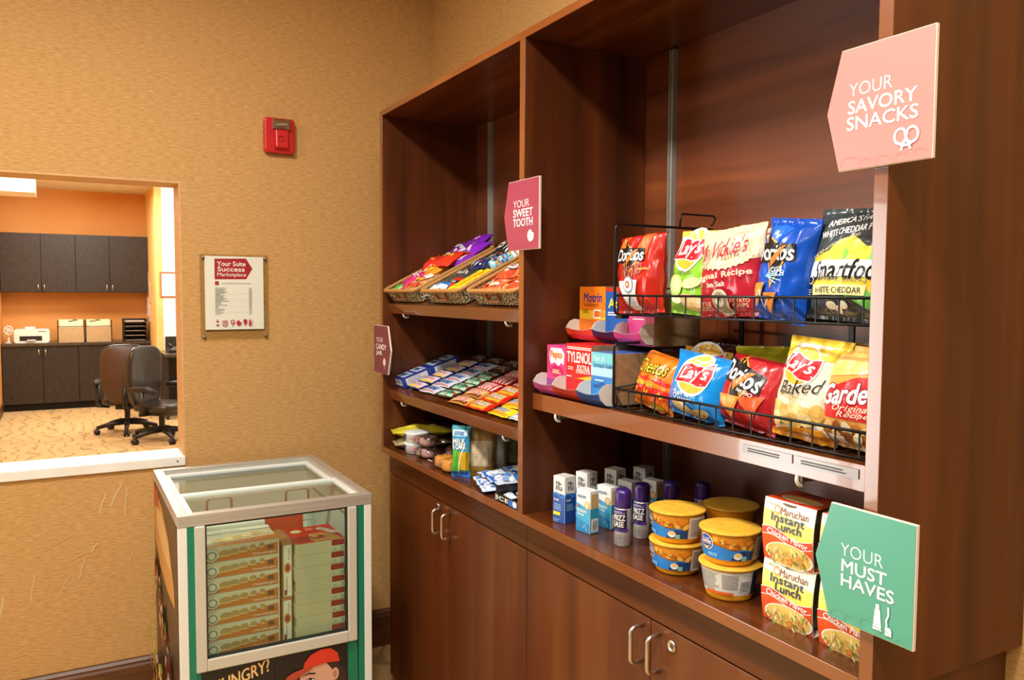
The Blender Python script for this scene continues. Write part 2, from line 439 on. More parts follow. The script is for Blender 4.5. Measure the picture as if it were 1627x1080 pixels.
for k, (x0, x1) in enumerate(ux):
    ox, oy = (x0+x1)/2, 8.385
    t = empty('wall_cabinet', (ox, oy, 1.42))
    tag(t, ['charcoal wall cabinet hung above the white printer', 'charcoal wall cabinet hung above the paper tray stack'][k], 'cabinet', 'office wall cabinets')
    b = B(); b.box(x0-ox+.001, -.145, 0, x1-ox-.001, .164, .71, black_lam); b.obj('body', t)
    mid = [-1.1919, -.4488][k]
    for j, (a0, a1) in enumerate([(x0, mid), (mid, x1)]):
        b = B(); b.box(a0-ox+.003, -.165, .003, a1-ox-.003, -.146, .707, black_lam); d = b.obj('door', t, bevel=.002)
        pull(d, (a1-.035 if j == 0 else a0+.03)-ox, -.165, .06, .07)
# printer
t = empty('printer', (-1.305, 8.22, .812)); tag(t, 'white inkjet printer with a dark paper slot on the worktop', 'printer')
pw = pm('#ece8dc', .35)
b = B()
b.prism(rrect(-.185, 0, .185, .165, .03), -.12, .12, pw, 'y'); b.obj('body', t, bevel=.004)
b = B(); b.box(-.125, -.124, .03, .105, -.119, .085, pm('#1c1814', .5)); sl = b.obj('paper_slot', t)
b = B(); b.box(-.05, -.15, .03, .04, -.124, .042, pw); b.obj('output_tray', t)
b = B(); b.box(-.075, .06, .14, .03, .075, .205, pw, Matrix.Rotation(rad(-12), 4, 'X')); b.obj('paper_support', t)
b = B(); b.box(.07, -.1225, .135, .15, -.1205, .142, pm('#55504a', .5)); b.obj('name_badge', t)
b = B(); b.box(-.17, -.10, -.0, .17, .10, .006, pm('#4c463e', .5)); b.obj('foot', t)
# little desk fan
t = empty('desk_fan', (-1.545, 8.2, .812)); tag(t, 'small white desk fan between the orange wall and the printer', 'fan')
b = B(); b.lathe([(.045, 0), (.045, .008), (.012, .016), (.009, .11), (0, .112)], pw, 20); b.obj('stand', t, True)
b = B(); b.tube([(.045*math.cos(a_), -.03, .155+.05*math.sin(a_)) for a_ in [2*PI*i/20 for i in range(20)]], .006, pw, 6, True)
for i in range(8): b.tube([(0, -.034, .155), (.045*math.cos(PI*i/4), -.032, .155+.05*math.sin(PI*i/4))], .002, pw, 5)
b.obj('guard', t, True)
b = B()
for i in range(3): b.box(.004, -.022, .142, .04, -.018, .168, pw, Matrix.Translation((0, 0, .155)) @ Matrix.Rotation(i*2*PI/3, 4, 'Y') @ Matrix.Translation((0, 0, -.155)))
b.obj('blade', t)
b = B(); b.lathe([(0, -.02), (.022, -.018), (.025, .01), (.012, .03), (0, .03)], pw, 16, Matrix.Translation((0, 0, .155)) @ Matrix.Rotation(-PI/2, 4, 'X')); b.obj('motor_housing', t, True)
# hanging file boxes
for k, x in enumerate((-.89, -.592)):
    t = empty('file_box', (x, 8.22, .812)); tag(t, ['beige file box full of folders beside the printer', 'beige file box full of folders beside the paper trays'][k], 'file box', 'file boxes on the worktop')
    fb = noisy('file_box_fabric', '#ab8f66', '#bb9f75', (90, 90, 90), 2, .7)
    b = B(); b.box(-.138, -.14, 0, .138, -.132, .185, fb); b.box(-.138, .132, 0, .138, .14, .185, fb); b.box(-.138, -.132, 0, -.13, .132, .185, fb); b.box(.13, -.132, 0, .138, .132, .185, fb); b.box(-.13, -.132, 0, .13, .132, .006, fb); b.obj('body', t)
    b = B(); b.tube([(-.142, -.142, 0), (-.142, -.142, .27)], .006, wire, 6); b.tube([(.142, -.142, 0), (.142, -.142, .27)], .006, wire, 6); b.box(-.142, -.142, .19, .142, -.136, .197, wire); b.obj('frame', t)
    for i in range(6):
        b = B(); y = -.12+i*.045; b.box(-.128, y, .01, .128, y+.002, .25+.012*((i*7+k) % 3), noisy('folder_card', '#e8d9ae', '#f0e6c4', (9, 9, 9), 2, .7)); b.box(-.10+.05*(i % 3), y, .25, -.03+.05*(i % 3), y+.002, .272, MATS['folder_card']); b.obj('folder', t)
# paper tray stack
t = empty('paper_tray_stack', (-.18, 8.24, .812)); tag(t, 'stack of dark letter trays at the end of the worktop', 'tray stack')
dk = pm('#2a211b', .45)
for i in range(5):
    z = i*.058
    b = B(); b.box(-.135, -.16, z, .135, .14, z+.004, dk); b.box(-.135, -.16, z, -.131, .14, z+.045, dk); b.box(.131, -.16, z, .135, .14, z+.045, dk); b.box(-.13, .136, z, .13, .14, z+.045, dk); b.box(-.131, -.16, z, .131, -.157, z+.012, dk)
    tr = b.obj('tray', t)
    b = B(); b.box(-.11, -.145, z+.005, .11, .12, z+.014+.006*(i == 4), pm('#ded5c2', .7)); b.obj('paper', tr)
for sx in (-.128, .128):
    for sy in (-.15, .13): b = B(); b.tube([(sx, sy, 0), (sx, sy, .285)], .004, dk, 6); b.obj('post', t)
# desk along the pale wall
t = empty('desk', (.75, 7.0, 0)); tag(t, 'dark topped desk in front of the pale wall', 'desk')
b = B(); b.box(-.745, -.40, .70, .9, .32, .735, MATS['counter_laminate']); b.obj('desktop', t, bevel=.003)
b = B(); b.box(-.70, .29, .02, .9, .315, .70, black_lam); b.obj('modesty_panel', t)
b = B(); b.box(-.735, -.38, 0, -.705, .31, .70, black_lam); b.obj('end_panel', t)
b = B(); b.box(-.662, .316, .735, .9, .328, .90, black_lam); b.obj('backsplash', t)
# telephone on the desk
t = empty('telephone', (.16, 6.95, .7355)); tag(t, 'small black telephone on the corner of the office desk', 'telephone')
b = B(); b.prism([(-.09, 0), (.09, 0), (.09, .06), (-.09, .03)], -.08, .08, pm('#191817', .4), 'x'); b.obj('body', t, bevel=.004)
b = B(); b.tube([(-.06, -.08, .07), (-.06, -.05, .085), (-.06, .05, .09), (-.06, .08, .075)], [.018, .012, .012, .018], pm('#191817', .4), 10); b.obj('handset', t, True)
# framed picture on the pale wall, papers pinned on the return wall
t = empty('framed_picture', (.145, RYE-.0005, 1.37)); tag(t, 'thin framed pale picture hanging above the office desk', 'picture')
b = B(); fr = pm('#a5633a', .45)
for (x0, z0, x1, z1) in [(-.1, 0, .1, .014), (-.1, .286, .1, .3), (-.1, .014, -.086, .286), (.086, .014, .1, .286)]: b.box(x0, -.018, z0, x1, 0, z1, fr)
b.obj('frame', t)
b = B(); b.box(-.086, -.008, .014, .086, -.002, .286, pm('#eef1ea', .5)); b.obj('print', t)
rnd = random.Random(4)
for i, (y, z, w_, h_, c) in enumerate([(8.42, 1.52, .20, .30, '#e9e0cc'), (8.2, 1.42, .2, .26, '#f1ece0'), (8.02, 1.30, .17, .25, '#d9cdb8'), (8.3, 1.12, .2, .25, '#efe7d6'), (8.06, 1.05, .16, .22, '#e3d2c0')]):
    b = B(); b.box(RXR-.0025-.001*i, y, z, RXR-.0005, y+w_, z+h_, pm(c, .7)); o = b.obj('paper_notice')
    tag(o, ['topmost paper pinned on the cream return wall', 'second highest paper pinned on the cream wall', 'middle paper pinned nearest the pale wall', 'lower paper pinned above the tray stack', 'lowest paper pinned on the cream return wall'][i], 'notice', 'papers pinned on the office wall')
    a = Art(lambda x, yy, of, y=y, z=z, w_=w_, i=i: Vector((RXR-.0028-.001*i-of, y+w_-x, z+yy))); a.lines(.02, .03, w_-.02, h_-.03, 8, pm('#8d857a', .8), .4, i); a.done('printed_lines', o)
# ------------------------------------------------------------------ office chairs
def office_chair(label, loc, rz, leather, shell):
    t = empty('office_chair', loc, rz); tag(t, label, 'chair', 'office chairs')
    plastic = pm('#1d1a18', .45)
    def cushion(cx, cy, cz, w_, d_, h_, mat, bend=0.0, vertical=False):
        b = B()
        def fn(u, v):
            a = 2*PI*u; ph = PI*(v-.5)
            e = lambda c, p: math.copysign(abs(c)**p, c)
            X = w_/2*e(math.cos(ph), .35)*e(math.cos(a), .5); Yy = d_/2*e(math.cos(ph), .35)*e(math.sin(a), .5) ; Zz = h_/2*e(math.sin(ph), .6)
            if vertical:
                # X width, Y up, Z thickness -> stand upright and curve round the sitter
                k = 1 - .16*max(0, -Yy/(d_/2))
                P = Vector((X*k, Zz - bend*(X/(w_/2))**2 - .06*(Yy/(d_/2))**2*.5, Yy))
                return Vector((cx, cy, cz)) + P
            return Vector((cx+X, cy+Yy, cz+Zz))
        b.grid(fn, 32, 16, mat, True); return b
    cushion(0, -.02, .335, .46, .44, .085, leather).obj('seat', t, True)
    cushion(0, .235, .615, .45, .60, .085, leather, .05, True).obj('backrest', t, True)
    cushion(0, .272, .61, .43, .57, .035, shell, .05, True).obj('back_shell', t, True)
    b = B(); b.tube([(0, .05, .27), (0, .22, .27), (0, .29, .33), (0, .285, .5)], [.025, .022, .022, .018], plastic, 8); b.obj('back_bracket', t, True)
    b = B(); b.box(-.1, -.1, .25, .1, .12, .29, plastic); b.tube([(0, 0, .08), (0, 0, .26)], .028, plastic, 12); b.obj('gas_column', t, bevel=.004)
    for s_ in (-1, 1):
        b = B(); x = s_*.27
        b.tube([(s_*.16, .02, .275), (x, .02, .285), (x, .0, .33), (x, -.0, .505)], [.018, .02, .022, .028], plastic, 8)
        ap = b.obj('arm_post', t, True)
        b = B()
        b.tube([(x, .14, .515), (x, .06, .522), (x, -.06, .522), (x, -.14, .50)], [.022, .03, .032, .02], plastic, 10); b.obj('armrest', t, True)
    for i in range(5):
        a_ = rad(72*i+20); c, s2 = math.cos(a_), math.sin(a_)
        b = B(); b.tube([(0, 0, .11), (.12*c, .12*s2, .105), (.29*c, .29*s2, .07)], [.032, .028, .017], plastic, 8); lg = b.obj('base_leg', t, True)
        b = B()
        for q in (-.016, .016): b.lathe([(0, -.010), (.026, -.010), (.028, 0), (.026, .010), (0, .010)], plastic, 16, Matrix.Translation((.29*c-q*s2, .29*s2+q*c, .028)) @ Matrix.Rotation(a_+PI/2, 4, 'Z') @ Matrix.Rotation(PI/2, 4, 'Y'))
        b.tube([(.29*c, .29*s2, .075), (.29*c, .29*s2, .02)], .009, plastic, 8); b.obj('caster', lg, True)
    return t
leather = pm('#26221f', .32, coat=.15)
office_chair('black leather office chair with armrests, in front of the other office chair', (-.16, 5.32, 0), rad(46), leather, pm('#3b332c', .4))
office_chair('office chair turned away, brown shell back, half hidden behind the black chair', (-.42, 5.98, 0), rad(172), leather, pm('#4c3524', .45))

# ================================================================== SHELVING
def adopt(o, t):
    o.parent = t; o.matrix_parent_inverse = Matrix.Translation(t.location).inverted(); return o
ZL = .9074; ZT = 2.0507
su = empty('display_shelf_unit', (.18, -1.389, ZL)); tag(su, 'tall dark wood open shelf unit with two bays', 'shelf unit')
def panel(name, x0, y0, z0, x1, y1, z1, mat, edge='x', parent=su):
    b = B()
    b.box(x0+.002, y0, z0, x1, y1, z1, mat); b.box(x0, y0, z0, x0+.002, y1, z1, wood_e)
    return adopt(b.obj(name, bevel=.0008), parent)
panel('side_panel', 0, -.4005, .885, .3715, -.4209, ZT, wood_v)
panel('divider_panel', 0, -1.377, ZL+.0003, .3635, -1.4003, ZT, wood_v)
panel('side_panel', 0, -2.355, .885, .3715, -2.3771, ZT, wood_v)
panel('top_panel', 0, -.4005, ZT+.0002, .3715, -2.3771, 2.0692, wood_y)
b = B(); b.box(.364, -.421, ZL+.0003, .3715, -2.355, ZT, wood_back_lit); adopt(b.obj('back_panel'), su)
# slotted steel standards on the back panel
std = pm('#a9a69c', .35, .35)
for y in (-.545, -1.255, -1.515, -2.215):
    b = B(); b.box(.349, y-.008, ZL+.01, .3638, y-.0055, ZT-.004, std); b.box(.349, y+.0055, ZL+.01, .3638, y+.008, ZT-.004, std); b.box(.356, y-.0055, ZL+.01, .3638, y+.0055, ZT-.004, std)
    o = adopt(b.obj('shelf_standard'), su)
    b = B(); z = ZL+.05
    while z < ZT-.05:
        b.box(.3553, y-.002, z, .3562, y+.002, z+.012, pm('#171310', .6)); z += .032
    s_ = b.obj('slot', o); s_.matrix_parent_inverse = Matrix.Identity(4); s_['kind'] = 'stuff'
def shelf(y0, y1, x0, z0, tilt, name='shelf', th=.037):
    """x0,z0: top front edge; tilt raises the rear"""
    M = Matrix.Translation((x0, 0, z0)) @ Matrix.Rotation(-rad(tilt), 4, 'Y')
    depth = (.345-x0)/math.cos(rad(tilt))
    b = B(); b.box(.0015, y0, -th, depth, y1, 0, wood_y, M); b.box(0, y0, -th, .0015, y1, 0, wood_e, M)
    o = adopt(b.obj(name, bevel=.0012), su)
    return o, M, depth
def bracket(sh, M, y, depth, th=.037):
    b = B()
    prof = [(.01, -th-.0005), (depth-.004, -th-.0005), (depth-.004, -th-.06), (.05, -th-.012), (.012, -th-.012)]
    vs = [M @ Vector((p[0], y+d, p[1])) for d in (-.002, .002) for p in prof]; n = len(prof)
    b.add(vs, [tuple(range(n))[::-1], tuple(range(n, 2*n))]+[(i, (i+1) % n, n+(i+1) % n, n+i) for i in range(n)], pm('#8b8578', .45, .6))
    o = b.obj('shelf_bracket', sh)
    # plastic end clip
    b = B(); pts = [M @ Vector((.012+.011*math.cos(rad(a_)), y, -th-.006+.011*math.sin(rad(a_)))) for a_ in range(70, 300, 20)]
    b.tube(pts, .0034, pm('#d8d2c4', .5), 6); b.obj('bracket_clip', sh, True)
TA, TB = 27.0, 19.0
shA, MA, dA = shelf(-.4213, -1.3767, .016, 1.4064, TA)
shB, MB, dB = shelf(-.4213, -1.3767, .020, 1.1074, TB)
shC, MC, dC = shelf(-1.4006, -2.3547, .028, 1.2048, 0, th=.039)
for sh, M_, d_, ys, th in ((shA, MA, dA, (-.527, -1.248), .037), (shB, MB, dB, (-.51, -1.238), .037), (shC, MC, dC, (-1.503, -2.212), .039)):
    for y in ys: bracket(sh, M_, y, d_, th)
# price strips on the front of the chip shelf
for k, (y0, y1) in enumerate([(-2.098, -2.204), (-2.21, -2.325)]):
    b = B(); b.box(.0262, y0, 1.183, .0274, y1, 1.197, pm('#75645c', .12, spec=.8)); o = b.obj('price_strip', shC)
    a = Art(lambda x, y, of, y0=y0: Vector((.0262-of, y0-x, y))); a.lines(.012, 1.1865, abs(y1-y0)-.02, 1.1945, 2, pm('#4a403c', .5), .45, k, .1); a.done('printed_lines', shC)

# ledge the upper unit stands on
b = B(); b.box(.002, -.4213, .8855, .3715, -2.3547, ZL, wood_y); b.box(0, -.4213, .8855, .002, -2.3547, ZL, wood_e)
o = b.obj('counter_ledge', bevel=.0012); tag(o, 'long glossy dark wood ledge under the shelf unit', 'ledge')

# base cabinets with doors
def dhandle(door, y, z0, z1, x=.03):
    b = B(); st = .030; r = .0045; k = .012
    pts = [(x, y, z1), (x-st+k, y, z1)]
    pts += [(x-st+k-k*math.sin(rad(a_)), y, z1-k+k*math.cos(rad(a_))) for a_ in (20, 45, 70, 90)]
    pts += [(x-st, y, z0+k)]
    pts += [(x-st+k-k*math.cos(rad(a_)), y, z0+k-k*math.sin(rad(a_))) for a_ in (20, 45, 70, 90)]
    pts += [(x, y, z0)]
    b.tube(pts, r, nickel, 10); return b.obj('handle', door, True)
def dlock(door, y, z, x=.03):
    b = B(); M = Matrix.Translation((x, y, z)) @ Matrix.Rotation(-PI/2, 4, 'Y')
    b.lathe([(.0, 0), (.0115, 0), (.0115, .0025), (.0095, .004), (.0085, .0035), (.0, .0035)], pm('#d9d3c4', .25, 1), 24, M)
    b.box(-.001, -.0012, .0034, .001, .0012, .0042, pm('#15120f', .6), M @ Matrix.Translation((0, 0, 0)))
    b.box(-.004, -.0007, .0034, .004, .0007, .0041, pm('#15120f', .6), M)
    return b.obj('lock', door, True)
defs = [('dark wood base cabinet below the candy shelves', -.403, -.8785, -1.3722), ('dark wood base cabinet below the chip shelves', -1.3738, -1.8605, -2.353)]
for k, (lab, y0, ym, y1) in enumerate(defs):
    t = empty('base_cabinet', (.2, (y0+y1)/2, 0)); tag(t, lab, 'cabinet', 'cabinets under the shelf unit')
    b = B(); b.box(.05, y0, .075, .3715, y1, .8852, wood_v); b.box(.03, y0, .8095, .05, y1, .8852, wood_y); adopt(b.obj('body', bevel=.0008), t)
    b = B(); b.box(.10, y0+.0, 0, .36, y1+.0, .075, pm('#170d07', .6)); adopt(b.obj('toe_kick'), t)
    for j, (a0, a1) in enumerate([(y0-.001, ym+.0012), (ym-.0012, y1+.001)]):
        b = B(); b.box(.0315, a0, .078, .0485, a1, .8055, wood_door); b.box(.03, a0, .078, .0315, a1, .8055, wood_door)
        d = adopt(b.obj('door', bevel=.0016), t)
        yh = [[-.853, -.920], [-1.8355, -1.888]][k][j]
        dhandle(d, yh, .7125, .786)
        if (k, j) == (0, 0): dlock(d, -.826, .787)
        if (k, j) == (1, 1): dlock(d, -1.925, .778)

# ------------------------------------------------------------------ arrow signs
def sign(name_label, y0, w_, tip, z0, h, col, lines, icon, left=True, wave='#ffffff'):
    """flat acrylic arrow plate facing the aisle; y0 = left straight edge"""
    mat = pm(col, .3, coat=.08)
    t = empty('arrow_sign', (-.0035, y0-w_/2, z0)); tag(t, name_label, 'sign', 'arrow shaped aisle signs')
    if left: poly = [(-w_/2, 0), (w_/2, 0), (w_/2, h), (-w_/2, h), (-w_/2-tip, h*.5)]
    else: poly = [(-w_/2, 0), (w_/2, 0), (w_/2+tip, h*.5), (w_/2, h), (-w_/2, h)]
    # local: x -> world -y, z up, faces world -x
    P = lambda x, y, d: Vector((-d, -x, y))
    n = len(poly); b = B()
    b.add([P(x, y, .0005) for x, y in poly]+[P(x, y, .0060) for x, y in poly], [tuple(range(n))[::-1], tuple(range(n, 2*n))]+[(i, (i+1) % n, n+(i+1) % n, n+i) for i in range(n)], pm('#e9d9c6', .15))
    b.obj('acrylic_plate', t, bevel=.0008)
    a = Art(lambda x, y, off: P(x, y, .006+off))
    cx = sum(p[0] for p in poly)/n; s_ = .985
    a.poly([(cx+(x-cx)*s_, h/2+(y-h/2)*s_) for x, y in poly], mat)
    X = lambda f: -w_/2+f*w_
    wm = pm('#fbf6ee', .3)
    for txt, fx0, fx1, fy0, fy1, bold in lines:
        a.text(txt, (X(fx0)+X(fx1))/2, (fy0+fy1)/2*h, (fx1-fx0)*w_, (fy1-fy0)*h, wm, bold)
    icon(a, X, h, w_, wm)
    # faint scroll lines along the foot of the sign
    r, g, bl = [int(col[i:i+2], 16) for i in (1, 3, 5)]; lt = '#%02x%02x%02x' % tuple(min(255, int(c*.92+255*.08)) for c in (r, g, bl))
    rnd = random.Random(int(col[1:], 16) % 97)
    for i in range(5):
        x = X(.12+i*.19); y = h*(.035+.04*rnd.random()); rr = h*(.035+.03*rnd.random())
        a.stroke([(x+rr*1.3*math.cos(rad(q)), y+rr*math.sin(rad(q))+.0) for q in range(10, 220, 18)], .0007, pm(lt, .2))
    a.done('printed_lettering', t)
    return t
def ic_pretzel(a, X, h, w_, m):
    cx, cy = X(.74), h*.185; s_ = .0165
    for sg in (-1, 1):
        a.stroke([(cx+sg*(.52+.50*math.cos(q))*s_, cy+(.18+.60*math.sin(q))*s_) for q in [k*PI/12 for k in range(24)]], .0032, m, True)
        a.stroke([(cx-sg*.10*s_, cy+.45*s_), (cx+sg*.05*s_, cy-.1*s_), (cx+sg*.42*s_, cy-.92*s_)], .0034, m)
    a.stroke([(cx+x*s_, cy+y*s_) for x, y in [(-.8, -.25), (-.4, -.52), (0, -.58), (.4, -.52), (.8, -.25)]], .0032, m)
def ic_cookie(a, X, h, w_, m):
    cx, cy = X(.75), h*.195; r = .0148
    pts = [(cx+r*math.cos(rad(q))*(1 if not 35 < q < 80 else .74), cy+r*.95*math.sin(rad(q))*(1 if not 35 < q < 80 else .74)) for q in range(0, 360, 9)]
    a.poly(pts, m)
    for dx, dy in ((-.005, .004), (.004, -.003), (-.003, -.006), (.001, .003)): a.ell(cx+dx, cy+dy, .0016, .0016, pm('#a04a58', .2), 10)
def ic_lolly(a, X, h, w_, m):
    cx, cy = X(.78), h*.255; a.ell(cx, cy, .0125, .0125, m); a.rect(cx-.0012, cy-.024, cx+.0012, cy-.012, m)
    a.stroke([(cx+.0012*q/60*math.cos(rad(q)), cy+.0012*q/60*math.sin(rad(q))) for q in range(40, 560, 30)], .0012, pm('#7c3644', .2))
def ic_paste(a, X, h, w_, m):
    x0, x1 = X(.555), X(.655); y0 = h*.06
    a.poly([(x0, y0), (x1, y0), (x1, y0+.003), (x0, y0+.003)], m)
    a.poly([(x0+.0003, y0+.0038), (x1-.0003, y0+.0038), (x1-.0028, y0+.029), (x0+.0028, y0+.029)], m)
    a.poly([(x0+.0036, y0+.0298), (x1-.0036, y0+.0298), (x1-.0042, y0+.036), (x0+.0042, y0+.036)], m)
    bx = X(.70); a.stroke([(bx+.002, y0+.010), (bx+.0012, y0+.018), (bx+.0042, y0+.026), (bx+.0036, y0+.037)], .0026, m)
    a.poly([(bx, y0-.002), (bx+.0095, y0-.002), (bx+.0095, y0+.006), (bx+.0075, y0+.0095), (bx, y0+.0095)], m)
sign('salmon pink arrow sign reading YOUR SAVORY SNACKS', -2.305, .1405, .0225, 1.6215, .167, '#e0837a',
     [('YOUR', .105, .575, .60, .705, -.012), ('SAVORY', .10, .83, .458, .565, .02), ('SNACKS', .09, .85, .325, .432, .02)], ic_pretzel)
sign('raspberry arrow sign reading YOUR SWEET TOOTH', -1.342, .1455, .0225, 1.5505, .1665, '#993852',
     [('YOUR', .175, .69, .612, .715, -.012), ('SWEET', .175, .81, .475, .585, .02), ('TOOTH', .175, .81, .338, .45, .02)], ic_cookie)
sign('sea green arrow sign reading YOUR MUST HAVES', -2.309, .134, .0255, .983, .168, '#4f9c82',
     [('YOUR', .14, .645, .575, .68, -.012), ('MUST', .16, .69, .44, .545, .02), ('HAVES', .16, .78, .315, .42, .02)], ic_paste)
sign('plum arrow sign reading YOUR CANDY JAR, on the unit edge near the wall', -.360, .136, .029, 1.166, .167, '#742a42',
     [('YOUR', .18, .66, .65, .75, -.012), ('CANDY', .17, .92, .50, .61, .02), ('JAR', .18, .62, .36, .47, .02)], ic_lolly, left=False)

# ------------------------------------------------------------------ fire alarm and notice holder on the back wall
t = empty('fire_alarm', (-.2536, 0, 1.9599)); tag(t, 'red fire alarm strobe mounted on the tan wall', 'fire alarm')
redp = pm('#c3161b', .32, coat=.2)
b = B(); b.prism(rrect(-.056, 0, .056, .128, .012), -.03, -.0005, redp, 'y'); b.obj('back_box', t, bevel=.006)
b = B(); vs = [(-.024, -.03, .012), (.030, -.03, .012), (.030, -.03, .085), (-.024, -.03, .085), (-.018, -.052, .018), (.026, -.052, .018), (.026, -.046, .083), (-.018, -.046, .083)]
b.add(vs, [(4, 5, 6, 7), (0, 1, 5, 4), (1, 2, 6, 5), (2, 3, 7, 6), (3, 0, 4, 7)], redp); b.obj('horn_housing', t, bevel=.003)
b = B(); b.tube([(.012*math.cos(q*PI/12), -.0512, .048+.010*math.sin(q*PI/12)) for q in range(24)], .0012, pm('#a01014', .4), 6, True); b.obj('horn_grille', t, True)
b = B(); b.prism(rrect(-.028, .082, .036, .122, .004), -.05, -.029, glass_mat('strobe_lens', '#d8d4cc', .25, .1), 'y'); b.obj('strobe_lens', t, bevel=.003)
b = B(); b.box(-.022, -.040, .088, .030, -.0305, .116, pm('#b7b1a5', .2, 1)); b.tube([(-.015, -.043, .10), (.022, -.043, .104)], .004, pm('#f2efe6', .2), 8); b.obj('flash_tube', t)
a = Art(lambda x, y, of: Vector((x, -.050-of, y))); a.text('FIRE', .004, .092, .03, .007, pm('#5b2a22', .5), .02); a.done('printed_lettering', t)
b = B(); b.box(-.036, -.0312, .07, -.032, -.0298, .074, pm('#1c0c0a', .6)); b.obj('indicator_hole', t)

t = empty('notice_holder', (-.4185, 0, 1.272)); tag(t, 'clear acrylic wall holder with a printed price list', 'notice holder')
b = B(); b.box(-.12, -.012, 0, .1215, -.0085, .31, acrylic); b.obj('front_plate', t, bevel=.001)
b = B(); b.box(-.12, -.0045, 0, .1215, -.001, .31, acrylic); b.obj('back_plate', t, bevel=.001)
for x in (-.108, .109):
    for z in (.012, .298):
        b = B(); b.lathe([(0, 0), (.0048, 0), (.0048, .012), (.004, .0145), (0, .0145)], pm('#9c968c', .3, 1), 14, Matrix.Translation((x, -.0005, z)) @ Matrix.Rotation(PI/2, 4, 'X')); b.obj('standoff_bolt', t, True)
b = B(); b.box(-.1035, -.0082, .0365, .103, -.0048, .303, pm('#f6f5f2', .5)); pp = b.obj('paper_sheet', t)
a = Art(lambda x, y, of: Vector((-.1035+x*.2065, -.0082-of, .0365+y*.2665)), None, .0001, .00008)
rm = pm('#b01f2e', .5); wm = pm('#fbf7f2', .5); gm = pm('#9aa39c', .7)
a.poly([(.165, .685), (.70, .69), (.81, .835), (.70, .975), (.165, .965)], rm)
a.text('Your Suite', .45, .90, .48, .062, wm, .025); a.text('Success', .445, .826, .46, .062, wm, .025); a.text('Marketplace', .455, .745, .49, .066, wm, 0)
a.rect(.17, .605, .235, .66, rm); a.lines(.28, .622, .80, .644, 2, gm, .4, 1, .05)
rn = random.Random(3)
for i in range(21):
    y = .205+i*.0182; a.rect(.165, y, .22+.17*rn.random(), y+.007, gm); a.rect(.74, y, .79, y+.007, gm)
for i in range(4): a.rect(.165, .235+.085*i, .80, .2365+.085*i, gm)
def mini(i, x):
    if i == 0: a.rect(x-.022, .055, x+.022, .115, rm); a.rect(x-.009, .115, x+.009, .14, rm); a.rect(x-.022, .075, x+.022, .095, wm)
    elif i == 1: a.stroke([(x+.055*math.cos(q)*(1-.25*math.cos(2*q)), .092+.035*math.sin(q)+.01*math.cos(2*q)) for q in [k*PI/12 for k in range(24)]], .010, rm, True); a.stroke([(x-.03, .06), (x+.012, .11)], .008, rm); a.stroke([(x+.03, .06), (x-.012, .11)], .008, rm)
    elif i == 2: a.ell(x, .105, .036, .03, rm); a.ell(x, .105, .02, .016, wm); a.ell(x, .105, .011, .009, rm); a.rect(x-.004, .04, x+.004, .078, rm)
    elif i == 3: a.ell(x, .09, .042, .034, rm); a.ell(x+.028, .115, .014, .012, wm)
    elif i == 4: a.poly([(x-.03, .10), (x+.03, .10), (x, .045)], rm); a.ell(x, .115, .034, .026, rm)
    else: a.rect(x-.03, .05, x+.008, .11, rm); a.poly([(x-.025, .11), (x+.003, .11), (x-.003, .14), (x-.019, .14)], rm); a.rect(x+.02, .05, x+.028, .135, rm)
for i, x in enumerate((.20, .325, .455, .56, .67, .76)): mini(i, x)
a.done('printed_lettering', t)
# ================================================================== FREEZER
FX0, FX1, FY0, FY1, FZ = -.7095, -.1545, -.738, -.072, .83
fcx, fcy = (FX0+FX1)/2, (FY0+FY1)/2
W2, D2 = (FX1-FX0)/2, (FY1-FY0)/2
alu = noisy('brushed_alu', '#b9b3a6', '#cfc9bd', (4, 4, 300), 3, .38, 0, None, .3, .7, .5, metal=.55)
fz = empty('ice_freezer', (fcx, fcy, 0)); fz.name = 'display_freezer'
tag(fz, 'small glass fronted freezer merchandiser with green stripes', 'freezer')
fw = pm('#e6e3d8', .4); green = pm('#0a7a5a', .35); inner = pm('#dfe6da', .5)
F = -D2
def L(x): return x-fcx
# cabinet shell (hollow above z .36)
b = B()
b.box(-W2+.002, F+.02, .02, W2-.002, D2, .355, fw)
b.box(-W2+.002, F+.02, .355, -W2+.03, D2, .797, fw); b.box(W2-.03, F+.02, .355, W2-.002, D2, .797, fw)
b.box(-W2+.03, D2-.03, .355, W2-.03, D2, .797, inner)
b.obj('cabinet', fz)
b = B(); b.box(-W2+.03, F+.045, .3555, W2-.03, D2-.03, .395, inner); b.obj('inner_floor', fz)
b = B(); b.box(-W2+.0301, F+.03, .395, -W2+.034, D2-.03, .797, inner); b.box(W2-.034, F+.03, .395, W2-.0301, D2-.03, .797, inner); b.obj('inner_liner', fz)
for x in (-W2, W2-.024):
    b = B(); b.box(x, F, .02, x+.024, F+.0199, .797, fw); b.obj('corner_post', fz, bevel=.002)
for x in (-W2+.024, W2-.042):
    b = B(); b.box(x, F+.0005, .02, x+.018, F+.0199, .797, green); b.obj('green_stripe', fz)
for x in (-W2+.05, W2-.05):
    for y in (F+.06, D2-.06):
        b = B(); b.lathe([(.018, 0), (.018, .012), (.01, .021), (0, .021)], pm('#222222', .5), 14, Matrix.Translation((x, y, 0))); b.obj('foot', fz, True)
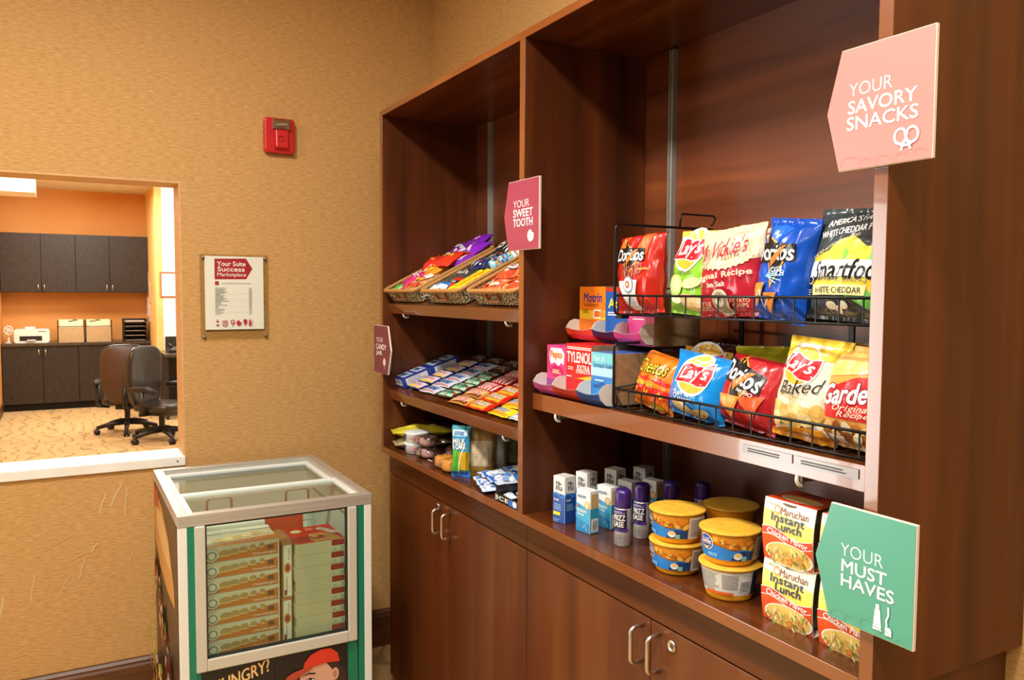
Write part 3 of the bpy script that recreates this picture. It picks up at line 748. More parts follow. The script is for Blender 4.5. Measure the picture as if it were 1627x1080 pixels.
# front window frame and pane
gx0, gx1, gz0 = L(-.6385), L(-.2305), .4135
ox0, ox1, oz0 = L(-.6675), L(-.2025), .3795
fra = pm('#cfcab9', .4, .2)
b = B()
b.box(ox0, F-.006, oz0, gx0, F+.0195, .7965, fra); b.box(gx1, F-.006, oz0, ox1, F+.0195, .7965, fra); b.box(gx0, F-.006, oz0, gx1, F+.0195, gz0, fra)
wf = b.obj('window_frame', fz, bevel=.003)
b = B()
for (x0, z0, x1, z1) in [(gx0, gz0, gx0+.004, .7965), (gx1-.004, gz0, gx1, .7965), (gx0, gz0, gx1, gz0+.004), (gx0, .7925, gx1, .7965)]: b.box(x0, F+.001, z0, x1, F+.016, z1, pm('#1d211e', .5))
b.obj('gasket', wf)
b = B(); b.box(gx0+.002, F+.006, gz0+.002, gx1-.002, F+.010, .7945, glass); b.obj('pane', wf)
# top frame with two sliding panes
b = B(); z0, z1 = .7972, FZ; t1 = .028
b.box(-W2-.001, F-.001, z0, W2+.001, F+t1, z1, alu); b.box(-W2-.001, D2-t1, z0, W2+.001, D2, z1, alu)
b.box(-W2-.001, F+t1, z0, -W2+t1, D2-t1, z1, alu); b.box(W2-t1, F+t1, z0, W2+.001, D2-t1, z1, alu)
lid = b.obj('top_frame', fz, bevel=.0015)
whf = pm('#e3e6de', .35)
b = B(); i0 = -W2+t1; i1 = W2-t1; f0 = F+t1; f1 = D2-t1; s_ = .018
mid = L(0); ym = -.46-fcy
for (a0, a1, zz) in [(f0, ym+.012, .812), (ym-.012, f1, .802)]:
    b = B()
    b.box(i0, a0, zz, i1, a0+s_, zz+.012, whf); b.box(i0, a1-s_, zz, i1, a1, zz+.012, whf); b.box(i0, a0+s_, zz, i0+s_, a1-s_, zz+.012, whf); b.box(i1-s_, a0+s_, zz, i1, a1-s_, zz+.012, whf)
    sl = b.obj('sliding_lid', fz, bevel=.002)
    b = B(); b.box(i0+s_-.001, a0+s_-.001, zz+.004, i1-s_+.001, a1-s_+.001, zz+.007, lidglass); b.obj('pane', sl)
# printed poster under the window
ink = pm('#1a1613', .35)
px0, px1 = L(-.655), L(-.232)
b = B(); b.box(ox0-.0, F+.004, .02, ox1+.0, F+.0195, oz0-.0005, green); b.obj('lower_panel', fz)
b = B(); b.box(px0, F+.0015, .03, px1, F+.0038, oz0-.001, ink); b.obj('poster', fz)
a = Art(lambda x, y, of: Vector((L(x), F+.0015-of, y)), None, .0002)
cream = pm('#f0c27a', .4)
a.text('HUNGRY?', -.547, .342, .165, .036, cream, .02, .25, 12)
cap = pm('#d8381f', .4); capd = pm('#b5452f', .4); skin = pm('#d8a384', .45); hair = pm('#3a231a', .5); skd = pm('#b97c60', .5); dark = pm('#2a1a14', .5)
# person in a red cap, printed: shoulders, neck, face, hair, cap
a.poly([(-.40, .03), (-.24, .03), (-.235, .12), (-.27, .165), (-.38, .16), (-.41, .10)], pm('#a32b1f', .45))
a.poly([(-.355, .15), (-.295, .15), (-.285, .24), (-.36, .24)], skd)
a.ell(-.268, .255, .032, .06, hair)
a.poly([(-.378, .305), (-.384, .27), (-.378, .235), (-.365, .205), (-.340, .192), (-.315, .20), (-.285, .24), (-.27, .28), (-.268, .315), (-.30, .33), (-.35, .325)], skin)
a.poly([(-.305, .335), (-.262, .33), (-.258, .28), (-.275, .285), (-.282, .305)], hair)
a.ell(-.272, .288, .011, .019, skin); a.ell(-.273, .287, .006, .011, skd)
a.poly([(-.375, .301), (-.352, .309), (-.332, .304), (-.334, .300), (-.352, .304)], hair)
a.ell(-.348, .287, .011, .0045, pm('#f2e6da', .4)); a.ell(-.348, .287, .0045, .0045, dark); a.stroke([(-.361, .287), (-.350, .292), (-.336, .287)], .0025, dark)
a.stroke([(-.378, .262), (-.382, .253), (-.372, .25)], .003, skd); a.ell(-.362, .226, .012, .005, pm('#b9473c', .4))
a.poly([(-.372, .318), (-.366, .342), (-.348, .362), (-.318, .3735), (-.286, .371), (-.265, .353), (-.258, .325), (-.30, .329), (-.34, .325)], cap)
a.poly([(-.425, .298), (-.42, .31), (-.40, .32), (-.372, .3255), (-.34, .3265), (-.345, .32), (-.37, .308), (-.395, .295), (-.415, .288)], capd)
a.rect(-.449, .03, -.447, oz0-.02, pm('#3c2a24', .5))
a.done('printed_lettering', fz)
# food picture wrapped on the left side
b = B(); b.box(-W2-.0012, F+.03, .03, -W2+.0018, D2-.02, .795, pm('#4b3320', .35)); b.obj('side_poster', fz)
a = Art(lambda x, y, of: Vector((-W2-.0014-of, D2-x, y)), None, .0003)
rn = random.Random(7)
bun = pm('#d79b52', .4); bunl = pm('#e9bf7e', .4); red = pm('#c23a1f', .4); fry = pm('#e8b75b', .4); drk = pm('#3a2416', .5)
DD = 2*D2
a.poly([(.03, .70), (.10, .78), (.28, .76), (.45, .70), (.56, .60), (.58, .54), (.40, .53), (.18, .55), (.05, .60)], bun)
a.poly([(.10, .72), (.25, .74), (.42, .69), (.50, .62), (.3, .62), (.12, .66)], bunl)
a.poly([(.03, .79), (.16, .79), (.18, .74), (.06, .72)], red)
for i in range(60):
    t_ = rn.random(); cx_ = .06+.50*t_; cy_ = .56-.30*t_+.06*(rn.random()-.5)
    a.ell(cx_, cy_-.02, .016+.02*rn.random(), .008+.012*rn.random(), [red, bunl, pm('#e6d2b8', .4), pm('#7f9a3c', .4), pm('#a8301c', .4)][i % 5], 9, rn.random()*90)
for i in range(70): a.ell(.04+.52*rn.random(), .04+.20*rn.random(), .03, .010, [fry, bunl, bun][i % 3], 8, 180*rn.random())
for i in range(14): a.ell(.08+.4*rn.random(), .28+.05*rn.random(), .03, .012, [pm('#9fae4a', .4), pm('#d8c368', .4)][i % 2], 9, 40*rn.random())
a.done('printed_picture', fz)
# handles of inner baskets seen through the lid
for x in (L(-.52), L(-.255)):
    b = B(); y = D2-.16
    b.tube([(x-.04, y, .70), (x-.04, y, .735), (x-.03, y, .745), (x+.03, y, .745), (x+.04, y, .735), (x+.04, y, .70)], .004, pm('#a5694a', .5), 8)
    b.tube([(x-.04, y, .70), (x+.04, y, .70)], .004, pm('#a5694a', .5), 8); b.obj('basket_handle', fz, True)
b = B()
for (zz) in (.56, .63, .70):
    b.tube([(-W2+.04, D2-.16, zz), (W2-.04, D2-.16, zz)], .003, pm('#cfd2c8', .4), 6)
for i in range(11):
    x = -W2+.045+i*.046; b.tube([(x, D2-.16, .398), (x, D2-.16, .70)], .003, pm('#cfd2c8', .4), 6)
bk = b.obj('rear_basket_grid', fz); bk['kind'] = 'stuff'
b = B(); b.tube([(W2-.035, F+.03, .735), (W2-.035, D2-.05, .735)], .0025, pm('#5f6a62', .4), 6); b.obj('load_line', fz)

# ---- frozen food cartons standing inside
def carton(name, label, cat, group, x, y, z, w_, d_, h_, mat, rz=0.0):
    """x,y centre, z base, world-aligned box with its front toward -y"""
    t = empty(name, (x, y, z), rz); tag(t, label, cat, group)
    b = B(); b.box(-w_/2, -d_/2, 0, w_/2, d_/2, h_, mat); b.obj('carton', t, bevel=.0012)
    return t
ordn = ['topmost', 'second', 'third', 'fourth', 'fifth', 'sixth', 'seventh', 'eighth', 'ninth']
kraft = pm('#d9d3bd', .5); org = pm('#cf7a36', .45); bunm = pm('#b79a62', .5); cheese = pm('#dcb877', .5); logo = pm('#8b9a8f', .5); wht = pm('#eceadd', .5)
zb = .396
hb = .0455
for i in range(7):
    k = 6-i; z = zb+k*hb if i else zb+6*hb
    t = carton('cheeseburger_box', '%s cheeseburger box in the left stack behind the freezer glass' % ordn[i] if i else 'topmost cheeseburger box in the left freezer stack, bright top showing', 'food box', 'cheeseburger boxes in the freezer', -.532, -.615, zb+k*(hb+.0004), .213, .16, hb, kraft)
    a = Art(lambda x, y, of: Vector((x-.1065, -.08-of, y)), None, .0003)
    a.poly([(.005, .003), (.208, .003), (.208, .037), (.14, .028), (.005, .008)], org)
    for q in range(5):
        cx_ = .058+q*.026; cy_ = .0205+q*.0028; r_ = .0165-q*.0022
        a.ell(cx_, cy_+.004, r_, .010-q*.0011, bunm, 16); a.rect(cx_-r_*.9, cy_-.006, cx_+r_*.9, cy_-.001, cheese)
    a.text('Cheeseburgers', .169, .0105, .068, .0085, wht, .015)
    a.rect(.178, .020, .195, .031, pm('#6b4a3a', .5)); a.ell(.022, .022, .017, .0165, wht, 20); a.ell(.022, .022, .014, .0135, logo, 20); a.ell(.022, .022, .009, .009, wht, 16)
    a.done('printed_artwork', t)
    if i == 0:
        a = Art(lambda x, y, of: Vector((x-.1065, -.08+y, hb+of)), None, .0003)
        a.poly([(.0, .002), (.213, .002), (.213, .06), (.12, .045), (0, .015)], pm('#e98f3d', .45))
        for q in range(6): a.ell(.05+q*.028, .058+q*.006, .018-q*.0014, .020, [cheese, pm('#f0d69a', .5)][q % 2], 16)
        a.rect(0, .125, .213, .157, wht); a.text('the Original Sliders', .075, .14, .10, .014, pm('#4a5560', .5), .01); a.text('Cheeseburgers', .13, .022, .12, .016, wht, .015)
        a.done('printed_artwork', t)
# flat boxes lying behind the stack, nearer the top
t = carton('sandwich_box', 'flat white box with a golden bun picture lying on the rear freezer stack', 'food box', None, -.555, -.43, zb+.001, .25, .19, .333, wht)
a = Art(lambda x, y, of: Vector((x-.125, -.095+y, .333+of)), None, .0003); a.ell(.15, .08, .055, .05, pm('#cf9a3c', .5)); a.text('Grilled', .05, .12, .06, .018, pm('#7d8c86', .5)); a.poly([(.07, .03), (.095, .05), (.08, .07), (.06, .05)], pm('#dd6a3c', .5)); a.done('printed_artwork', t)
t = carton('breakfast_box', 'small orange red box lying behind the cheeseburger boxes', 'food box', None, -.365, -.42, zb+.001, .12, .17, .335, pm('#d9542f', .5))
a = Art(lambda x, y, of: Vector((x-.06, -.085+y, .335+of)), None, .0003); a.rect(.015, .06, .065, .13, wht); a.text('BOWLS', .04, .095, .04, .03, pm('#a33520', .5), .02); a.ell(.08, .05, .022, .018, pm('#7d5138', .5)); a.done('printed_artwork', t)
# narrow boxes standing on edge in the middle
for i, (z, h_) in enumerate([(zb, .135), (zb+.1355, .168)]):
    t = carton('upright_food_box', ['lower narrow food box on edge between the two freezer stacks', 'upper narrow food box on edge between the two freezer stacks'][i], 'food box', 'narrow boxes on edge in the freezer', -.404+.002*i, -.62, z, .030, .15, h_, pm('#b57b4c', .5))
    a = Art(lambda x, y, of: Vector((x-.015, -.075-of, y)), None, .0003)
    a.rect(.0035, .006, .0265, h_-.006, wht); a.ell(.015, h_*.55, .010, .016, pm('#c98a52', .5), 20); a.ell(.015, h_*.55, .006, .010, pm('#a33b26', .5), 16)
    a.text('Sandwich', .0115, h_*.24, h_*.30, .006, pm('#96836b', .5), 0, 0, 90); a.text('Frozen', .019, h_*.80, h_*.2, .006, pm('#96836b', .5), 0, 0, 90); a.rect(.005, .01, .012, .026, pm('#8b3b30', .5)); a.done('printed_artwork', t)
# right-hand stack of cartons, the top one with a red lid picture
h2 = .0372
for i in range(8):
    k = 7-i; z = zb+k*(h2+.0003)
    t = carton('sandwich_carton', ('%s beige carton with a red corner in the right freezer stack' % ordn[i]) if i else 'topmost carton of the right freezer stack with a red sandwich picture', 'food box', 'cartons in the right freezer stack', -.307-.0015*(i % 3), -.63, z, .148, .17, h2, noisy('pale_card', '#c3bd9c', '#d0caac', (6, 6, 6), 2, .6))
    a = Art(lambda x, y, of: Vector((x-.074, -.085-of, y)), None, .0003)
    a.rect(.108, .019, .147, .036, pm('#9e3325', .5)); a.rect(.108, .002, .147, .0185, pm('#cfd0b6', .5)); a.lines(.111, .005, .125, .013, 2, pm('#8f917c', .6), .4, i); a.rect(.136, .004, .145, .015, pm('#a6a98f', .6)); a.lines(.112, .024, .143, .032, 2, pm('#b9574a', .5), .4, i)
    a.done('printed_artwork', t)
    if i == 0:
        a = Art(lambda x, y, of: Vector((x-.074, -.085+y, h2+of)), None, .0003)
        a.rect(0, 0, .148, .17, pm('#c8261c', .4)); a.poly([(.05, .03), (.06, .085), (.10, .085), (.135, .045), (.14, .008), (.06, .006)], pm('#d9ab62', .45)); a.ell(.078, .052, .022, .026, pm('#c9694a', .45)); a.ell(.072, .058, .010, .010, pm('#e8c79a', .45)); a.ell(.088, .045, .007, .009, pm('#b93a26', .45))
        a.text('HOT POCKETS', .122, .100, .085, .026, wht, .03, 0, -62); a.rect(.06, .12, .085, .15, pm('#e3735a', .4)); a.ell(.03, .125, .018, .018, pm('#e7d6a0', .45)); a.done('printed_artwork', t)
# ================================================================== CHIP RACK AND CHIP BAGS
RXF, RXB, RYL, RYR = .046, .325, -1.7055, -2.345
rk = empty('wire_chip_rack', (.18, -2.02, 1.2048)); tag(rk, 'two tier black wire chip rack on the right bay shelf', 'rack')
def rt(pts, r=.0024, name='wire', seg=6):
    b = B(); b.tube(pts, r, wire, seg); return adopt(b.obj(name, None, True), rk)
def rloop(y, z0, z1, x0, x1, k=.012):
    p = []
    for (cx, cz, a0) in ((x0+k, z0+k, 180), (x1-k, z0+k, 270), (x1-k, z1-k, 0), (x0+k, z1-k, 90)):
        for i in range(5): p.append((cx+k*math.cos(rad(a0+i*22.5)), y, cz+k*math.sin(rad(a0+i*22.5))))
    return p
for z0, z1 in ((1.2075, 1.3435), (1.4036, 1.5935)):
    for y in (RYL, RYR):
        b = B(); b.tube(rloop(y, z0, z1, RXF, RXB), .0028, wire, 8, True); adopt(b.obj('end_frame', None, True), rk)
    zr = z0+.0405
    rt([(RXF, RYL, zr), (RXF, RYR, zr)], .0027, 'front_rail'); rt([(RXF, RYL-.012, z0+.001), (RXF, RYR+.012, z0+.001)], .0024, 'bottom_rail')
    rt([(RXB, RYL, zr+.03), (RXB, RYR, zr+.03)], .0024, 'back_rail'); rt([(RXB, RYL-.012, z0+.001), (RXB, RYR+.012, z0+.001)], .0024, 'bottom_rail')
    y = RYL-.052
    rt([(RXF, RYL-.012, zr), (RXF, RYL-.012, z0+.001)], .0018, 'picket')
    while y > RYR+.02:
        b = B(); b.tube([(RXF, y, zr), (RXF, y, z0+.0015), (RXB, y, z0+.0015), (RXB, y, zr+.03)], .0017, wire, 6); adopt(b.obj('picket', None, False), rk); y -= .0425
    rt([(RXF, RYL, zr), (RXB, RYL, zr+.03)], .002, 'side_wire')
for y in (-1.80, -2.08, -2.30):
    b = B(); b.box(.315, y-.006, 1.2075, .32, y+.006, 1.45, wire); adopt(b.obj('back_strut'), rk)
b = B(); b.tube([(.22, RYL, 1.5935), (.222, RYL, 1.618), (.228, RYL, 1.624), (.318, RYL, 1.624), (.324, RYL, 1.618), (.318, RYL, 1.608), (.312, RYL, 1.602)], .0024, wire, 6); adopt(b.obj('sign_loop', None, True), rk)
b = B(); b.box(.03, RYL-.045, 1.397, .05, RYL-.025, 1.4028, wire); adopt(b.obj('clip'), rk)

def bag_fn(w_, h, t, seed, top=.06, bot=.05, pinch=.10, flop=0.0, floppos=.8, side=0.0, crink=1.0, taper=0.0):
    """surface of a pillow bag standing on its lower seal; front side is -y"""
    def fn(x, y, off, sgn=-1.0):
        u = max(-1, min(1, 2*x/w_)); v = max(0, min(1, y/h))
        q = min(1, max(0, (v-bot)/(1-bot-top)))
        env = math.sin(PI*q)**.42 if 0 < q < 1 else 0
        lat = max(0.0, 1-abs(u)**2.8)**.62
        th = t/2*env*lat*(1.12-.35*v)
        sd = min(v/ .16, (1-v)/.16, 1)
        ed = max(0.0, 1-min(v, 1-v)/.22)
        wr = noise.noise((x*38, y*15, seed))*.0060*env*lat + noise.noise((x*70, y*46, seed+9))*.0026*env
        wr += noise.noise((x*95, y*11, seed+21))*.0062*ed*(.3+.7*lat)
        wr *= crink
        X = x*(1-pinch*env*.8-taper*v) + .003*noise.noise((y*30, seed, .5))*abs(u)
        Yy = sgn*(th+.0006+off) + wr*(1 if sgn < 0 else .7) + .0035*crink*noise.noise((x*22, seed+4.4, 0))*(1-env)
        Z = y
        if flop and v > floppos:
            a_ = rad(flop)*min(1, (v-floppos)/(1-floppos)*1.6); d = (v-floppos)*h
            Z = floppos*h + d*math.cos(a_); Yy += d*math.sin(a_)
        if side: X += side*v*v*w_
        return Vector((X, Yy, Z))
    return fn
def bag(name, label, cat, group, M, w_, h, t, mat, art, seed, parts=None, nu=30, nv=44, **kw):
    if cat == 'chip bag': t *= 1.25
    fn = bag_fn(w_, h, t, seed, **kw)
    b = B()
    b.grid(lambda u, v: fn((u-.5)*w_, v*h, 0, -1), nu, nv, mat)
    b.grid(lambda u, v: fn((.5-u)*w_, v*h, 0, 1), nu, nv, mat)
    o = b.obj(name, None, True, merge=True); o.matrix_world = M; tag(o, label, cat, group)
    if art:
        a = Art(fn, .0075, .0007, .00026); art(a, w_, h); a.done('printed_artwork', o)
    return o
def foil(h, rough=.22): return pm(h, rough, 0, .5, coat=.1)
P = lambda h: pm(h, .32, 0, .45, coat=.08)
WH, BK = P('#f7f3ea'), P('#171417')

def doritos_logo(a, cx, cy, s_, rot=0, tri=True):
    c, k = math.cos(rad(rot)), math.sin(rad(rot)); R = lambda p: (cx+s_*(p[0]*c-p[1]*k), cy+s_*(p[0]*k+p[1]*c))
    if tri:
        a.poly([R(p) for p in [(-.32, .62), (-.20, .30), (.42, -.05), (.02, -.62), (-.16, -.2)]], P('#f0a030'))
        a.poly([R(p) for p in [(-.29, .55), (-.14, .24), (.36, -.06), (.02, -.52), (-.14, -.15)]], BK)
    a.poly([R(p) for p in [(-.52, .20), (.50, .12), (.52, -.17), (-.48, -.16)]], BK)
    a.text('Doritos', cx, cy+.0*s_, s_*.97, s_*.27, WH, .028, 0, rot-3, outline=BK, ob=.035)
    a.poly([R(p) for p in [(-.06, -.12), (.20, .10), (.30, .11), (.0, -.26)]], P('#e8742a'))
def a_tapatio(a, w, h):
    a.poly([(-.45*w, .80*h), (-.28*w, .96*h), (-.15*w, .93*h), (-.2*w, .7*h), (-.32*w, .6*h)], P('#e86a2c'))
    a.poly([(.05*w, .62*h), (.12*w, .95*h), (.35*w, .95*h), (.28*w, .7*h), (.15*w, .6*h)], P('#e3622a'))
    a.poly([(-.10*w, .55*h), (-.06*w, .97*h), (.06*w, .97*h), (.03*w, .6*h)], P('#b8161a'))
    doritos_logo(a, -.08*w, .70*h, .66*w, 0)
    a.poly([(-.22*w, .38*h), (.18*w, .38*h), (.13*w, .20*h), (.10*w, .04*h), (-.08*w, .04*h), (-.14*w, .2*h)], P('#f3efe8'))
    a.text('TAPATIO', .0, .485*h, .46*w, .13*h, P('#8e1520'), .01, 0, 0, outline=P('#f1d9b5'), ob=.015, arch=-.008)
    a.ell(.0, .33*h, .125*w, .10*h, P('#8d9aa2')); a.ell(.0, .33*h, .10*w, .08*h, WH); a.ell(0, .33*h, .055*w, .045*h, P('#b3402e')); a.ell(0, .33*h, .03*w, .025*h, P('#e9c9a0'))
    a.rect(-.05*w, .10*h, .07*w, .17*h, P('#c6cdd2')); a.lines(.18*w, .50*h, .40*w, .53*h, 2, P('#e9c56d'), .4, 3)
def lays_logo(a, cx, cy, s_, rot=0):
    a.ell(cx, cy+.02*s_, .50*s_, .50*s_, WH, 30); a.ell(cx+.02*s_, cy+.03*s_, .45*s_, .44*s_, P('#f7c545'), 30); a.ell(cx, cy-.2*s_, .36*s_, .2*s_, P('#f4ad35'), 24)
    c, k = math.cos(rad(rot)), math.sin(rad(rot))
    def R(p): return (cx+s_*(p[0]*c-p[1]*k), cy+s_*(p[0]*k+p[1]*c))
    rb = [(-.50, -.16), (-.40, .20), (-.2, .27), (0, .22), (.2, .20), (.47, .28), (.50, .0), (.42, -.22), (.2, -.24), (0, -.19), (-.2, -.16)]
    a.poly([R((p[0]*1.06, p[1]*1.12)) for p in rb], WH); a.poly([R(p) for p in rb], P('#cf1626'))
    a.text("Lay's", cx, cy+.02*s_, .80*s_, .36*s_, WH, .03, .3, rot)
def a_limon(a, w, h):
    a.poly([(-.5*w, .72*h), (.5*w, .66*h), (.5*w, h), (-.5*w, h)], P('#f2ead0')); a.poly([(-.5*w, .93*h), (-.1*w, h), (.5*w, .97*h), (.5*w, h), (-.5*w, h)], P('#f3c64a'))
    lays_logo(a, -.04*w, .745*h, .66*w, 4); a.text('Limón', -.06*w, .49*h, .46*w, .085*h, P('#3f5a2a'), -.005)
    a.ell(-.2*w, .32*h, .2*w, .13*h, P('#b8e36c')); a.ell(-.2*w, .32*h, .16*w, .10*h, P('#cdec94')); a.ell(.18*w, .36*h, .18*w, .06*h, P('#e4d49a'), 20, 12); a.ell(.2*w, .14*h, .26*w, .09*h, P('#ddc088'), 20, -8); a.ell(-.15*w, .16*h, .14*w, .05*h, P('#f0f7d8'))
def a_vick(a, w, h):
    cr = P('#d9cba6'); dr = P('#a5182b')
    a.poly([(-.5*w, .62*h), (-.42*w, .60*h), (.42*w, .60*h), (.5*w, .62*h), (.5*w, h), (-.5*w, h)], cr)
    pts = [(.43*w*math.cos(rad(q)), .66*h+.15*h*math.sin(rad(q))) for q in range(180, 361, 9)]
    a.poly(pts, cr)
    for q in range(186, 360, 12): a.ell(.43*w*math.cos(rad(q)), .66*h+.15*h*math.sin(rad(q)), .022*w, .018*h, cr, 10)
    for q in range(192, 350, 12): a.ell(.38*w*math.cos(rad(q)), .66*h+.125*h*math.sin(rad(q)), .006*w, .006*h, dr, 8)
    a.text("Ms Vickie's", -.01*w, .735*h, .78*w, .21*h, dr, .012, .35, 6)
    a.text('Original Recipe', 0, .425*h, .90*w, .085*h, P('#f2d9b6'), .025, 0, 4); a.text('Sea Salt', -.02*w, .335*h, .26*w, .055*h, P('#f4e6cf'), .02, 0, 2)
    a.text('KETTLE', -.27*w, .135*h, .24*w, .04*h, cr, .02); a.text('COOKED', -.27*w, .085*h, .24*w, .04*h, cr, .02); a.text('POTATO', .30*w, .15*h, .24*w, .04*h, cr, .02); a.text('CHIPS', .30*w, .10*h, .2*w, .04*h, cr, .02)
    a.ell(.03*w, .14*h, .13*w, .14*h, P('#c9bda0')); a.ell(.03*w, .14*h, .10*w, .11*h, P('#8f8a78')); a.ell(.02*w, .15*h, .06*w, .06*h, P('#e2d9bd'))
    a.text('MAR 24', .28*w, .885*h, .17*w, .025*h, P('#6a5a40')); a.lines(.2*w, .83*h, .38*w, .865*h, 2, P('#8a7a5c'), .4, 2)
def a_vick2(a, w, h):
    cr = P('#d9cba6'); a.rect(-.5*w, .62*h, .5*w, h, cr); a.text("Vickie's", .0, .70*h, .8*w, .17*h, P('#a5182b'), .012, .3, 6); a.text('Original Recipe', 0, .44*h, .9*w, .085*h, P('#f2d9b6'), .025)
def a_cool(a, w, h):
    a.poly([(-.5*w, .72*h), (-.2*w, .95*h), (.1*w, .9*h), (-.2*w, .6*h)], P('#1b62cf')); doritos_logo(a, -.06*w, .655*h, .80*w, 6)
    a.text('COOL', .10*w, .50*h, .26*w, .045*h, P('#cfe6f7'), .03, .2, 8); a.text('RANCH', .10*w, .455*h, .34*w, .045*h, P('#cfe6f7'), .03, .2, 8)
    for q in ((-30, .30), (-10, .36), (12, .40), (35, .36), (60, .28)): a.stroke([(-.12*w, .42*h), (-.12*w+q[1]*w*math.cos(rad(q[0])), .42*h+q[1]*w*.5*math.sin(rad(q[0])))], .0016, P('#8fd0f4'))
    a.poly([(-.42*w, .33*h), (-.10*w, .36*h), (-.25*w, .12*h)], P('#d98b35')); a.poly([(-.12*w, .26*h), (.20*w, .28*h), (.02*w, .06*h)], P('#cf7c2c')); a.stroke([(-.30*w, .12*h), (-.2*w, .28*h), (-.12*w, .10*h), (.02*w, .22*h)], .004, P('#f2e4c8'))
def a_smart(a, w, h):
    a.text("AMERICA'S FAVORITE", .04*w, .90*h, .74*w, .06*h, WH, .02, .1, 10); a.text('WHITE CHEDDAR POPCORN', .06*w, .80*h, .86*w, .06*h, WH, .02, .1, 10)
    ye = P('#f2cf3e'); a.poly([(-.48*w, .30*h), (-.48*w, .52*h), (-.20*w, .60*h), (-.06*w, .70*h), (.04*w, .74*h), (.14*w, .70*h), (.24*w, .64*h), (.5*w, .66*h), (.5*w, .22*h), (.1*w, .26*h)], ye)
    a.poly([(-.1*w, .36*h), (.0, .62*h), (.06*w, .6*h), (.02*w, .36*h)], P('#7cc24a')); a.poly([(.2*w, .4*h), (.34*w, .66*h), (.4*w, .62*h), (.34*w, .4*h)], P('#7cc24a')); a.poly([(.05*w, .22*h), (.45*w, .05*h), (.48*w, .2*h), (.2*w, .3*h)], P('#68b44c'))
    a.poly([(-.46*w, .36*h), (-.44*w, .50*h), (.5*w, .53*h), (.5*w, .38*h)], WH); a.text('Smartfood', .06*w, .435*h, .90*w, .17*h, BK, .02, .3, 3)
    a.text('POPCORN', 0, .345*h, .6*w, .03*h, P('#8a8f80')); a.poly([(-.38*w, .20*h), (-.36*w, .29*h), (.3*w, .31*h), (.28*w, .22*h)], P('#f4e7a0')); a.text('WHITE CHEDDAR', -.04*w, .252*h, .58*w, .05*h, BK, .01, .1, 2)
    for q in ((-.1, .12), (-.02, .09), (.06, .13)): a.ell(q[0]*w, q[1]*h, .05*w, .035*h, P('#efe8cf'), 14)
    a.ell(-.40*w, .33*h, .05*w, .035*h, P('#d8d8d2')); a.ell(-.40*w, .33*h, .042*w, .028*h, BK); a.lines(-.46*w, .18*h, -.38*w, .26*h, 4, P('#c9c9c4'), .4, 2); a.text('AND NO ARTIFICIAL FLAVORS', -.14*w, .64*h, .62*w, .03*h, P('#e9dfa6'), 0, 0, 24)
def a_chee(a, w, h):
    a.poly([(-.5*w, .50*h), (-.35*w, .56*h), (-.2*w, .50*h), (-.05*w, .57*h), (.1*w, .51*h), (.25*w, .58*h), (.5*w, .52*h), (.5*w, .24*h), (-.5*w, .28*h)], P('#d9281c'))
    a.poly([(-.5*w, .46*h), (-.3*w, .50*h), (-.1*w, .45*h), (.1*w, .5*h), (.3*w, .46*h), (.5*w, .5*h), (.5*w, .40*h), (-.5*w, .40*h)], P('#f08a1e'))
    a.text('Cheetos', -.05*w, .725*h, .74*w, .24*h, P('#f6c934'), .012, .1, 4, outline=BK, ob=.04); a.text("Flamin' Hot", -.06*w, .42*h, .5*w, .09*h, P('#f7d248'), .02, .2, 2, outline=P('#7d120f'), ob=.03)
    for i in range(9):
        x = -.42*w+i*.10*w; y = (.17+.05*((i*5) % 3))*h; a.stroke([(x, y), (x+.05*w, y+.07*h), (x+.10*w, y-.02*h), (x+.14*w, y+.05*h)], .006, [P('#e6612a'), P('#d9b22b'), P('#c93f20')][i % 3])
    a.rect(.05*w, .05*h, .40*w, .12*h, P('#c9cf3a'))
def a_sv(a, w, h):
    lays_logo(a, .02*w, .655*h, .56*w, 6); a.text('Salt &', -.10*w, .35*h, .28*w, .075*h, WH, .008); a.text('Vinegar', -.05*w, .265*h, .42*w, .085*h, WH, .008)
    a.ell(-.1*w, .14*h, .18*w, .08*h, P('#e3c489'), 20, -12); a.ell(.18*w, .10*h, .17*w, .07*h, P('#d6b273'), 20, 14); a.ell(-.05*w, .17*h, .05*w, .04*h, WH)
def a_nacho(a, w, h):
    a.poly([(-.45*w, .72*h), (-.25*w, .95*h), (.1*w, .95*h), (.3*w, .78*h), (0, .6*h)], P('#d12a2e')); doritos_logo(a, -.08*w, .66*h, .78*w, -8)
    a.text('NACHO', .10*w, .45*h, .26*w, .045*h, WH, .03, .2, -8); a.poly([(-.40*w, .36*h), (.05*w, .38*h), (-.12*w, .06*h)], P('#e98a3a')); a.poly([(.04*w, .36*h), (.40*w, .46*h), (.26*w, .14*h)], P('#d8582a')); a.poly([(-.33*w, .33*h), (0, .35*h), (-.14*w, .14*h)], P('#f0a04e'))
def a_baked(a, w, h):
    a.rect(-.5*w, .80*h, .5*w, h, P('#f0c530')); lays_logo(a, -.08*w, .715*h, .60*w, -10); a.text('Baked', .02*w, .525*h, .72*w, .13*h, BK, .0, .35, 8); a.stroke([(-.3*w, .455*h), (-.02*w, .45*h)], .0016, BK)
    a.text('Original', -.08*w, .42*h, .46*w, .055*h, P('#c9932e'), 0)
    for i in range(9): a.ell((-.34+.17*(i % 5))*w, (.30-.08*(i//5)-.03*((i*3) % 2))*h, .12*w, .07*h, [P('#e9c877'), P('#dcb35c'), P('#efd694')][i % 3], 18, i*20)
    a.poly([(-.5*w, .0), (.5*w, 0), (.5*w, .15*h), (.1*w, .14*h), (-.1*w, .04*h), (-.5*w, .06*h)], P('#e99a25')); a.ell(.16*w, .08*h, .05*w, .03*h, WH)
